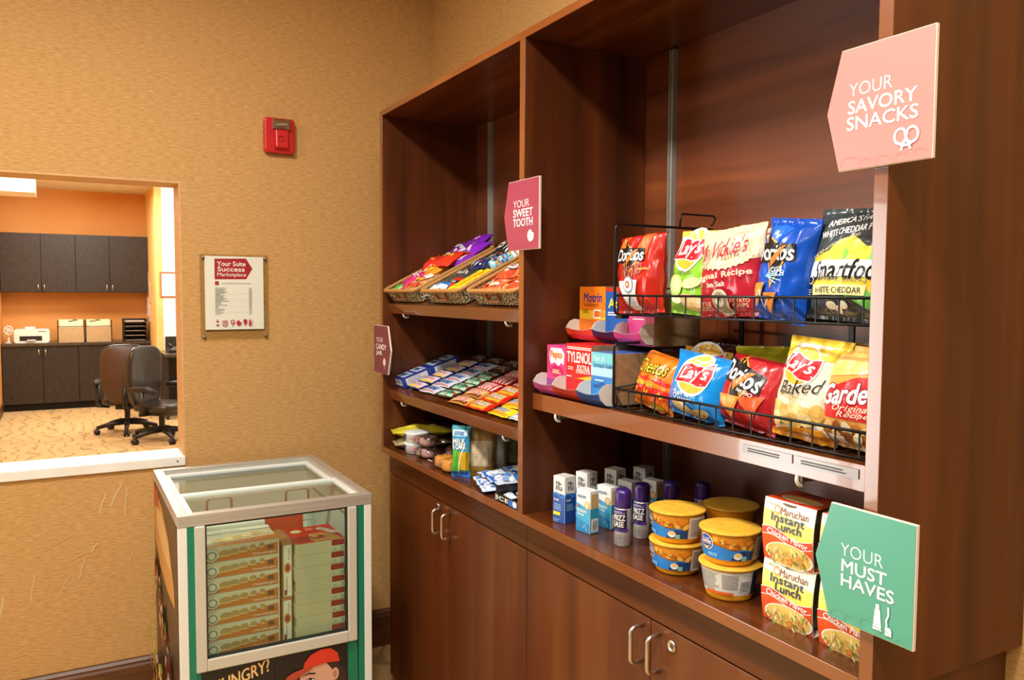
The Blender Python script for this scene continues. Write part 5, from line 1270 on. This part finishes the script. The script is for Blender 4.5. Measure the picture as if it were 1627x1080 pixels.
candy('lime green gummy bag at the left front of the left basket', K1, .015, y0+.105, .045, 10, .055, .075, .025, '#6dbb4a', blobs(['#c8ec8a', '#3f9a3a'], 1), 31.1)
candy('red gummy bag in the front left corner of the left basket', K1, .012, y0+.06, .030, -5, .09, .07, .025, '#b8452e', blobs(['#e88a4a', '#5a2018'], 2), 31.6)
candy('hot pink candy bag along the left side of the left basket', K1, .045, y0+.075, .052, 18, .085, .125, .035, '#d83a78', both(blobs(['#f07aa6', '#f2b0c8'], 3), logo('Sour', '#ffffff', '#b01a58')), 32.2)
candy('clear bag of orange gummies at the front of the left basket', K1, .015, y0-.02, .050, 14, .10, .13, .035, '#e0a070', both(blobs(['#e8782a', '#f2c14a', '#d8452a', '#f6ead8'], 4, 22), lambda a, w, h: a.rect(.05*w, .62*h, .42*w, .84*h, P('#f2efe8'))), 33.3)
candy('clear bag of red and yellow gummies at the right front of the left basket', K1, .02, y0-.095, .045, -8, .085, .12, .03, '#d9a070', blobs(['#e0602a', '#f0cf5a', '#c8352a', '#f4e2c8'], 5, 18), 33.9)
candy('small red candy bag standing up behind the pink bag', K1, .135, y0+.075, .058, 25, .07, .09, .03, '#d0281e', blobs(['#f0b030'], 6, 3), 34.4, 22)
candy('orange and yellow candy bag in the middle of the left basket', K1, .115, y0+.0, .060, 8, .11, .10, .035, '#e89a2c', blobs(['#f6d23c', '#d8451c', '#f2e9d0'], 7, 14), 35.5)
candy('scarlet chewy candy bag on top of the orange bag', K1, .150, y0-.045, .072, -10, .13, .09, .035, '#de3a1e', logo('Starburst', '#f6d84a', '#8e1410'), 36.6, 8)
candy('red candy bag with white lettering in the middle of the left basket', K1, .195, y0+.05, .062, 12, .12, .10, .035, '#c81e2a', both(blobs(['#f0b030', '#e06a1c'], 8, 6), logo('Skittles', '#ffffff', '#1f1a2a', .5)), 37.7)
candy('crimson candy bag with yellow burst, left basket centre right', K1, .20, y0-.06, .062, -6, .12, .10, .035, '#d6301e', both(blobs(['#f2c23a', '#f6e0a0'], 9, 8), logo('Fruit', '#ffffff', '#7c1420', .6)), 38.8)
candy('violet candy bag lying across the left basket', K1, .235, y0-.02, .070, 20, .12, .085, .035, '#6b2a9a', both(blobs(['#b98ad8'], 10, 4), lambda a, w, h: a.rect(-.1*w, .15*h, .35*w, .5*h, P('#d8c8ee'))), 39.9)
candy('tall purple bag with a peach mark at the top left of the left basket', K1, .255, y0+.06, .066, 6, .10, .10, .04, '#7a2690', both(blobs(['#e8a0b8', '#f2d8c8'], 11, 5), logo('Chews', '#ffffff', '#3a1048', .45)), 40.1, 4)
candy('bright purple bag with an orange fruit at the top right of the left basket', K1, .245, y0-.075, .066, -8, .105, .095, .04, '#8a2ac0', both(lambda a, w, h: (a.ell(-.1*w, .62*h, .16*w, .12*h, P('#f0a060')), a.poly([(-.35*w, .12*h), (.2*w, .15*h), (.1*w, .45*h), (-.3*w, .4*h)], P('#e8c8e0')))), 41.2, 4)
candy('second bright purple bag tucked behind the top of the left basket', K1, .300, y0-.01, .075, 3, .12, .085, .035, '#7a24b0', lambda a, w, h: a.ell(.1*w, .5*h, .12*w, .14*h, P('#f2c090')), 42.3, 8)
candy('purple bag with a pale label halfway up the right of the left basket', K1, .185, y0-.10, .058, -12, .095, .09, .035, '#8a35b8', lambda a, w, h: a.rect(-.25*w, .2*h, .25*w, .55*h, P('#d8cdea')), 42.9)
candy('magenta candy bag at the left rim, upper half of the left basket', K1, .215, y0+.105, .060, 10, .08, .095, .03, '#b02a70', blobs(['#e88ab0', '#f4d0dc'], 33, 5), 43.05)
y0 = -.8985
candy('blue and white mint bag at the left front of the middle basket', K2, .012, y0+.085, .048, -14, .10, .075, .03, '#1c74b8', both(lambda a, w, h: a.poly([(-.5*w, 0), (.5*w, 0), (.5*w, .55*h), (-.3*w, .62*h)], P('#e4ecee')), blobs(['#7ac0d8', '#3a9a6a', '#e06a4a'], 12, 6)), 43.4, 10)
candy('red candy bag with a black stripe, front of the middle basket', K2, .055, y0+.055, .050, 5, .11, .07, .03, '#d2341e', lambda a, w, h: (a.rect(-.5*w, .3*h, .5*w, .5*h, P('#241a18')), a.text('Hot Tamales', 0, .4*h, .6*w, .14*h, WH, .02)), 44.5)
candy('orange crunchy candy bag at the front centre of the middle basket', K2, .012, y0-.0, .040, 6, .10, .07, .03, '#d89a52', blobs(['#e8b878', '#c8682a', '#f4ecd8'], 13, 12), 44.9)
candy('charcoal grey candy bag beside the red bag, middle basket', K2, .105, y0+.075, .056, -4, .12, .07, .03, '#3e3a38', lambda a, w, h: a.text('Riesen', 0, .4*h, .7*w, .3*h, P('#d8d4cc'), .02), 45.6)
for i in range(4):
    c = ['#e6d21e', '#e0b41c', '#ecd92a', '#d8a81c'][i]
    t = box_thing('candy_box', ['leftmost of the long yellow candy boxes in the middle basket', 'second long yellow candy box in the middle basket', 'third long yellow candy box in the middle basket', 'rightmost of the long yellow candy boxes in the middle basket'][i], 'candy', K2, slope(MA, .030+.004*i, y0-.012-i*.030, .034+.001*i, -5+3*i) @ Matrix.Rotation(rad(20), 4, 'Z'), .017, .014, .135, P(c), side=P('#b98a16'))
    a = Art(front(.014)); a.text('Junior Mints', 0, .07, .09, .007, P('#a8281c'), .02, 0, 90); a.done('printed_artwork', t)
candy('white tipped navy candy bag on the left of the middle basket', K2, .165, y0+.085, .056, 8, .10, .10, .035, '#1c2c5a', both(blobs(['#d84a90', '#e8e4dc', '#3a78c8'], 14, 12)), 46.7)
candy('navy cookie bag in the middle of the middle basket', K2, .175, y0+.005, .060, -6, .11, .10, .035, '#16264e', both(blobs(['#e8e4d0', '#d8508a', '#2f66c0'], 15, 10)), 47.8)
candy('black and blue candy bag behind the yellow boxes', K2, .205, y0-.055, .062, 10, .10, .09, .035, '#1450b8', lambda a, w, h: (a.rect(-.5*w, 0, -.1*w, h, P('#15181c')), a.ell(.15*w, .5*h, .16*w, .2*h, P('#4a9ae8'))), 48.9)
candy('black cookie bag with pale specks at the top of the middle basket', K2, .25, y0+.045, .062, 5, .14, .09, .035, '#20242a', blobs(['#cfd2c0', '#6a7a5a', '#e8e8dc'], 16, 16), 49.1, 10)
candy('dark striped candy bag at the top right of the middle basket', K2, .275, y0-.055, .064, -5, .12, .08, .03, '#23282c', blobs(['#c8ccb8', '#506a48'], 17, 14), 49.6, 10)
# tube of mini candies
t = bpy.data.objects.new('candy_tube', None); COL.objects.link(t); t.matrix_world = slope(MA, .150, y0-.095, .052, 16); tag(t, 'speckled candy tube with a red cap at the right of the middle basket', 'candy', K2)
b = B(); b.lathe([(.020, 0), (.021, .002), (.021, .105), (.020, .107)], P('#8fc8dc'), 28); b.obj('tube', t, True)
b = B(); b.lathe([(.0205, .107), (.0225, .108), (.0225, .128), (.0205, .132), (0, .133)], P('#d8241c'), 28); b.obj('cap', t, True)
a = Art(lambda x, y, off: Vector(((.021+off)*math.sin(x/.021), -(.021+off)*math.cos(x/.021), y)), .006, .0003); rn = random.Random(9)
a.rect(-.05, .07, .05, .105, P('#e8f0ee'))
for i in range(60): a.ell(-.045+.09*rn.random(), .008+.075*rn.random(), .0036, .0036, P(['#d8342a', '#f0c82c', '#3a9a48', '#2a5ab8', '#e87a2a', '#6a4a30'][i % 6]), 9)
a.done('printed_artwork', t)
y0 = -1.2245
for i, (s_, dy, n, rot, lab) in enumerate([(.012, .07, .045, 8, 'front left orange gummy bag in the right basket'), (.012, -.04, .045, -6, 'front right orange gummy bag in the right basket'), (.075, .08, .055, 14, 'orange red bag with a white badge, left middle of the right basket'), (.085, -.02, .058, 4, 'orange red bag with a white badge, centre of the right basket'), (.075, -.10, .055, -12, 'orange red bag at the right side of the right basket'), (.155, .05, .060, 10, 'coral candy bag in the upper left of the right basket'), (.165, -.06, .062, -4, 'coral candy bag in the upper right of the right basket'), (.235, .0, .064, 3, 'coral candy bag at the back of the right basket')]):
    badge = lambda a, w, h: (a.ell(-.0*w, .55*h, .36*w, .17*h, P('#1f3a6a')), a.ell(0, .55*h, .34*w, .15*h, P('#f2eee8')), a.text('Trolli', 0, .55*h, .5*w, .15*h, P('#b8322a'), .02, .2))
    candy(lab, K3, s_, y0+dy, n, rot, .11, .105, .035, '#e0522e' if i % 3 else '#e86a3e', both(blobs(['#f08a50', '#c83a1e', '#f6e6d8'], 20+i, 10), badge) if i > 1 else blobs(['#f2b890', '#c83a1e', '#f6efe4', '#d8642e'], 20+i, 18), 50.5+i)

# ================================================================== CANDY BARS ON THE SECOND TILTED SHELF
def bar_mesh(l, h, t, seed):
    f0 = bag_fn(h, l, t, seed, top=.10, bot=.10, pinch=.02, crink=.6)
    def g(x, y, off, sgn=-1.0):
        p = f0(h/2-y, x+l/2, off, sgn); return Vector((p.z-l/2, p.y, h/2-p.x))
    return g
def make_bar(name, l, h, t, col, art, seed):
    g = bar_mesh(l, h, t, seed); b = B()
    b.grid(lambda u, v: g((u-.5)*l, v*h, 0, -1), 18, 8, foil(col)); b.grid(lambda u, v: g((.5-u)*l, v*h, 0, 1), 18, 8, foil(col))
    o = b.obj(name, None, True, merge=True)
    a = Art(g, .009, .0006, .00025); art(a, l, h); a.done('printed_artwork', o)
    return o
def bar_art(bg, txt, tc, oc, ends=None, extra=None):
    def f(a, l, h):
        if bg: a.rect(-.40*l, .06*h, .40*l, .94*h, P(bg))
        if ends:
            a.rect(-.47*l, .03*h, -.34*l, .97*h, P(ends)); a.rect(.34*l, .03*h, .47*l, .97*h, P(ends))
        if extra: extra(a, l, h)
        a.text(txt, 0, .5*h, .62*l, .46*h, P(tc), .02, .25, 0, outline=P(oc) if oc else None, ob=.06)
    return f
def dots(cols, seed):
    def f(a, l, h):
        r = random.Random(seed)
        for i in range(9): a.ell((-.36+.72*r.random())*l, (.15+.7*r.random())*h, .05*l, .12*h, P(cols[i % len(cols)]), 9)
    return f
rown = ['front row', 'second row', 'third row', 'fourth row', 'fifth row', 'sixth row']
kinds = {
 'pink': (.118, .044, '#20348a', bar_art('#e8cfd2', 'PayDay', '#c82a4a', '#f4f0ea', None, lambda a, l, h: a.rect(-.40*l, .06*h, .40*l, .26*h, P('#e8c25a'))), 'navy and pink candy bar'),
 'blue': (.120, .046, '#dcdfe6', bar_art('#d5dae6', 'ALMOND', '#2c4c9a', None, None, lambda a, l, h: (a.rect(-.36*l, .2*h, .36*l, .8*h, P('#b8c6e2')), a.rect(-.4*l, .06*h, .4*l, .14*h, P('#c86a6a')))), 'white and blue candy bar'),
 'mint': (.112, .044, '#4a2a1e', bar_art('#9fd0b0', 'mints', '#3a7a5a', None, None, dots(['#4a2a1e', '#c8e6d0', '#d0483a'], 3)), 'mint green and brown candy bar'),
 'brown': (.118, .044, '#c8883a', bar_art('#e0b070', 'SKOR', '#c8241c', '#f6ead8', None, lambda a, l, h: a.poly([(-.4*l, .06*h), (.4*l, .06*h), (.4*l, .4*h)], P('#7a3a1c'))), 'caramel and red candy bar'),
 'twist': (.120, .044, '#b8161c', bar_art('#e6dccf', 'TWIX', '#c8141c', '#f6f0e6', None, lambda a, l, h: [a.poly([((-.40+.16*i)*l, .06*h), ((-.33+.16*i)*l, .06*h), ((-.27+.16*i)*l, .94*h), ((-.34+.16*i)*l, .94*h)], P('#c8141c')) for i in range(5)]), 'red and cream striped candy bar'),
 'peanut': (.128, .046, '#dc3a12', bar_art('#eda42a', 'NUTRAGEOUS', '#f8f0d8', '#a84a0c', '#e0200f', None), 'orange candy bar with red ends'),
 'navy': (.120, .046, '#1a2c9a', bar_art('#dfe2ec', 'CRUNCH', '#c8202c', '#ffffff', '#1a2ca0', None), 'royal blue and white candy bar'),
 'yellow': (.110, .046, '#f0c81e', bar_art('#f4d42a', 'Butter', '#2a4a9a', '#f8f0c8', None, lambda a, l, h: a.rect(-.4*l, .06*h, .4*l, .25*h, P('#e88a1c'))), 'bright yellow candy bar'),
 'steel': (.110, .044, '#b8c4cc', bar_art('#c9d2d6', 'ZERO', '#3a5a86', '#ffffff', None, None), 'silver blue candy bar'),
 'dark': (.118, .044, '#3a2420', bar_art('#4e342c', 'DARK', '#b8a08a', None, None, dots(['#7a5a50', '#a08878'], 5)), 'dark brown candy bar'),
}
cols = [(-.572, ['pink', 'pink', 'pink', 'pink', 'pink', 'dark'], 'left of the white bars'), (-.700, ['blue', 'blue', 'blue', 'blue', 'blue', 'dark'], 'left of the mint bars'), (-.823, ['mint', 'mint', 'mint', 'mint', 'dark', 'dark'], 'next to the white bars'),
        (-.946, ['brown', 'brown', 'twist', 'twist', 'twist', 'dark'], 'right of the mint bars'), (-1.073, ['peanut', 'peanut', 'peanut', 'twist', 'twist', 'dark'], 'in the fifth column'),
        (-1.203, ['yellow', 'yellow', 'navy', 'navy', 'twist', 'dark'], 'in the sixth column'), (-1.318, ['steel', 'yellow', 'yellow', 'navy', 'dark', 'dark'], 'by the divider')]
proto = {}
rn = random.Random(12)
for ci, (y, ks_, where) in enumerate(cols):
    for r_, kd in enumerate(ks_):
        l, h, col, art, nm = kinds[kd]
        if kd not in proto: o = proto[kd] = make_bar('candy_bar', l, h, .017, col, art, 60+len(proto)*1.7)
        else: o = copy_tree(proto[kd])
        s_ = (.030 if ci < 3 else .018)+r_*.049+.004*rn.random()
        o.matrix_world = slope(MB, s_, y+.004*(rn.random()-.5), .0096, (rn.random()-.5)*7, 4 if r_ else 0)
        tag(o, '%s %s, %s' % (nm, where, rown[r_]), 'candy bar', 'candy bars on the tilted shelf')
# two blue and white cartons at the left end
for i, s_ in enumerate((.030, .145)):
    t = box_thing('candy_carton', ['blue and white candy carton at the left front of the candy bars', 'blue and white candy carton behind its twin, left end'][i], 'candy box', 'blue candy cartons', slope(MB, s_, -.468, .0192, 2*i), .078, .036, .108, P('#1f3c9a'), top=P('#1f3c9a'))
    a = Art(front(.036)); a.rect(-.034, .01, .034, .048, P('#dfe6ec')); a.rect(-.034, .060, .034, .098, P('#dfe6ec')); a.text('MINT', 0, .029, .054, .024, P('#2a58a8'), .03, .2); a.text('MINT', 0, .079, .054, .024, P('#2a58a8'), .03, .2); a.done('printed_artwork', t)
    a = Art(lambda x, y, off: Vector((x, y, -off)), None, .0003); a.rect(-.03, -.012, .03, .010, P('#e2e6ea')); a.text('mint', 0, -.001, .044, .014, P('#24409a'), .03); a.done('printed_artwork', t)
    a = Art(lambda x, y, off: Vector((.039+off, y-.018, x)), None, .0003); a.rect(.012, .006, .096, .030, P('#e6e2d8')); a.lines(.02, .010, .088, .026, 3, P('#8a94b8'), .4, 2); a.done('printed_artwork', t)

# ================================================================== SNACKS ON THE LOWER LEFT LEDGE
flat = Matrix.Translation((0, 0, ZL))
def lay(x, y, n, rot): return slope(flat, x, y, n, rot)
def loaf(label, group, x, y, z, w_, d_, h, mat, seed, rot=0, film_=True, name='wrapped_cake', p=.55):
    """soft rounded cake inside a crinkled clear wrapper"""
    t = bpy.data.objects.new(name, None); COL.objects.link(t); t.matrix_world = pose(x, y, z, rot); tag(t, label, 'snack cake', group)
    e = lambda c, q: math.copysign(abs(c)**q, c)
    def fn(k, am, sd):
        def f(u, v):
            a_ = 2*PI*u; ph = PI*(v-.5); c = e(math.cos(ph), p)
            P_ = Vector((w_/2*k*c*e(math.cos(a_), p), d_/2*k*c*e(math.sin(a_), p), h/2+h/2*(k if k < 1 else 1)*e(math.sin(ph), p)))
            return P_+Vector((P_.x, P_.y, P_.z-h/2)).normalized()*am*noise.noise((P_.x*60, P_.y*60, P_.z*60+sd))
        return f
    b = B(); b.grid(fn(.86, .003, seed), 28, 14, mat, True); b.obj('cake', t, True)
    b = B(); b.grid(fn(1.0, .006, seed+5), 34, 18, film, True)
    for s_ in (-1, 1):   # crimped ends of the film
        def fin(u, v, s_=s_): return Vector((s_*(w_/2*.93+v*.022), (u-.5)*d_*(.55+.5*v), h*.45+.006*math.sin(u*26)*v+.003*noise.noise((u*9, v*4, seed))))
        b.grid(fin, 22, 4, film)
    b.obj('clear_wrapper', t, True)
    return t
choc = noisy('choc_pink_cake', '#3c2018', '#c99a94', (45, 45, 45), 3, .6, 0, None, .40, .60)
orgc = noisy('orange_cake', '#e08a2a', '#f2b055', (30, 30, 30), 3, .55)
GC = 'wrapped cakes on the lower ledge'
bag('cake_pouch', 'tan wrapped pastry under the yellow pastry at the ledge end', 'snack cake', GC, lay(.020, -.472, .020, 14), .095, .20, .038, foil('#b9a878'), None, 71.1, nu=18, nv=26, crink=1.4)
bag('cake_pouch', 'yellow wrapped pastry at the left end of the lower ledge', 'snack cake', GC, lay(.014, -.470, .058, 16), .100, .23, .038, foil('#d9c832'), lambda a, w, h: (a.rect(-.3*w, .1*h, .3*w, .4*h, P('#e8d848')), a.ell(0, .62*h, .2*w, .05*h, P('#d0ccb0'))), 72.2, nu=18, nv=26, crink=1.4)
cup_m = noisy('white_cup_print', '#dfe4e0', '#f0f2ee', (40, 40, 40), 2, .5)
for i in range(2):
    t = bpy.data.objects.new('muffin_cup', None); COL.objects.link(t); t.matrix_world = pose(.062, -.575-.004*i, Z0+.0365*i, 20); tag(t, ['lower white and blue muffin cup beside the yellow pastry', 'upper white and blue muffin cup beside the yellow pastry'][i], 'snack cake', GC)
    b = B(); b.lathe([(.032, 0), (.036, .002), (.042, .032), (.043, .035), (.040, .036), (0, .036)], cup_m, 32); b.obj('cup', t, True)
    a = Art(lambda x, y, off: Vector(((.036+.19*y+off)*math.sin(x/.04), -(.036+.19*y+off)*math.cos(x/.04), y)), .006, .0006); a.poly([(-.055, .004), (-.02, .004), (-.005, .03), (-.055, .03)], P('#2c48a0')); a.ell(.02, .018, .015, .010, P('#d8a8b0')); a.done('printed_artwork', t)
for i, (x, y, z, m_, lab) in enumerate([(.062, -.672, 0, choc, 'lower chocolate and pink cake in clear film beside the muffin cups'), (.060, -.668, .038, choc, 'upper chocolate and pink cake in clear film beside the muffin cups'), (.115, -.775, 0, choc, 'chocolate cake in clear film next to the orange cakes'), (.15, -.70, 0, choc, 'chocolate cake in clear film at the rear of the ledge')]):
    loaf(lab, GC, x, y, Z0+z, .078, .07, .037, m_, 73.3+i, 25-9*i)
loaf('left orange frosted cake in clear film beside the standing pouch', GC, .050, -.838, Z0, .056, .066, .042, orgc, 80.1, 10, p=.4)
loaf('right orange frosted cake in clear film beside the standing pouch', GC, .046, -.898, Z0, .056, .066, .042, orgc, 81.4, 10, p=.4)
# standing pouches
GP = 'standing snack pouches on the lower ledge'
def a_milk(a, w, h):
    a.rect(-.5*w, .60*h, .5*w, .96*h, P('#2f8fc8')); a.rect(-.42*w, .80*h, .42*w, .92*h, P('#bfe0ee')); a.text('MILK', -.02*w, .70*h, .7*w, .10*h, WH, .04, 0, 4, outline=P('#16304a'), ob=.05); a.text('& CAKE', -.02*w, .60*h, .7*w, .09*h, WH, .04, 0, 4, outline=P('#16304a'), ob=.05); a.lines(-.3*w, .82*h, .3*w, .9*h, 3, P('#1c5a94'), .5, 3)
    a.rect(-.5*w, .10*h, -.02*w, .54*h, P('#3fae2a')); a.rect(-.02*w, .14*h, .5*w, .50*h, P('#c9a21c')); a.rect(-.5*w, .0, .5*w, .11*h, P('#2a6fc0')); a.stroke([(-.05*w, .06*h), (.12*w, .45*h), (.32*w, .62*h)], .003, P('#eef2ee'))
bag('snack_pouch', 'blue green and yellow cake pouch standing at the front of the ledge', 'snack', GP, pose(.042, -.965, Z0, 40, 3), .060, .150, .04, foil('#4a9aa8'), a_milk, 90.1, nu=20, nv=30, crink=1.2)
for i, (x, y, c, c2, lab) in enumerate([(.100, -.985, '#a8823c', '#c8b490', 'kraft brown snack pouch just behind the blue green one'), (.145, -.975, '#bdb6a0', '#d8d2bc', 'pale grey snack pouch in the middle of the pouch row'), (.195, -.97, '#4a5a2c', '#8a8a3c', 'olive green snack pouch near the back of the row'), (.245, -.965, '#5a4a1c', '#7a6a2c', 'dark mustard snack pouch at the back of the row')]):
    bag('snack_pouch', lab, 'snack', GP, pose(x, y, Z0, 56, 3), .085, .150, .036, foil(c), lambda a, w, h, c2=c2: a.rect(-.4*w, .2*h, .4*w, .7*h, P(c2)), 91.3+i, nu=16, nv=24, crink=1.2)
# flat blue and white candy bags
GB = 'flat blue and white candy bags on the lower ledge'
def a_blue(a, w, h):
    a.rect(-.5*w, .0, .5*w, .42*h, P('#cfd8e4')); a.rect(-.46*w, .44*h, .46*w, .92*h, P('#3a7fc8')); a.text('MILK', 0, .70*h, .74*w, .22*h, WH, .03, 0, 0, outline=P('#1c3a80'), ob=.04); a.text('balls', .0, .48*h, .4*w, .10*h, WH, .02)
    r = random.Random(2)
    for i in range(9): a.ell((-.4+.8*r.random())*w, (.08+.26*r.random())*h, .08*w, .06*h, P(['#f2f2ec', '#5a8ad0', '#8aa8d8'][i % 3]), 10)
for i, (x, y, n, rot, lab) in enumerate([(.022, -1.115, .010, 16, 'lowest flat blue and white candy bag, nearest the ledge edge'), (.040, -1.135, .028, 8, 'middle flat blue and white candy bag'), (.115, -1.165, .040, -4, 'topmost flat blue and white candy bag, pushed to the rear')]):
    bag('candy_bag', lab, 'candy', GB, lay(x, y, n, rot), .17, .15, .024, foil('#2a62b8'), a_blue, 95.5+i, nu=22, nv=24, crink=1.2)
# open black display box with wrapped bars
t = bpy.data.objects.new('open_candy_box', None); COL.objects.link(t); t.matrix_world = pose(.062, -1.308, Z0, 0); tag(t, 'open black display box by the divider on the lower ledge', 'candy box')
bk_ = P('#1c1a1c'); b = B(); w_, d_, h = .118, .112, .038
b.box(-w_/2, -d_/2, 0, w_/2, d_/2, .002, bk_); b.box(-w_/2, -d_/2, .002, w_/2, -d_/2+.0015, h*.55, bk_); b.box(-w_/2, d_/2-.0015, .002, w_/2, d_/2, h*1.5, bk_); b.box(-w_/2, -d_/2+.0015, .002, -w_/2+.0015, d_/2-.0015, h, bk_); b.box(w_/2-.0015, -d_/2+.0015, .002, w_/2, d_/2-.0015, h, bk_); b.obj('carton', t)
a = Art(front(d_)); a.text('ICE', -.018, .011, .06, .010, WH, .03); a.rect(.016, .002, .058, .019, P('#2f6fc0')); a.ell(.045, .011, .010, .008, P('#e8ece8')); a.rect(-.055, .003, -.05, .018, P('#d8d4cc')); a.done('printed_artwork', t)
for i in range(5):
    o = make_bar('gum_pack', .05, .022, .016, ['#dfe3e6', '#3a78c8', '#dfe3e6', '#c8ccd0', '#2a5aa8'][i], (lambda a, l, h: a.lines(-.3*l, .3*h, .3*l, .7*h, 2, P('#8aa0c8'), .5, 3)), 120+i) if True else None
    o.matrix_world = slope(flat, .018+.020*i, -1.308+.022*((-1)**i), .014+.009*(i % 2), 8*((-1)**i), 8)
    tag(o, ['front silver gum pack in the open black box', 'front blue gum pack in the open black box', 'middle silver gum pack in the open black box', 'grey gum pack in the open black box', 'rear blue gum pack in the open black box'][i], 'gum', 'gum packs in the black box')
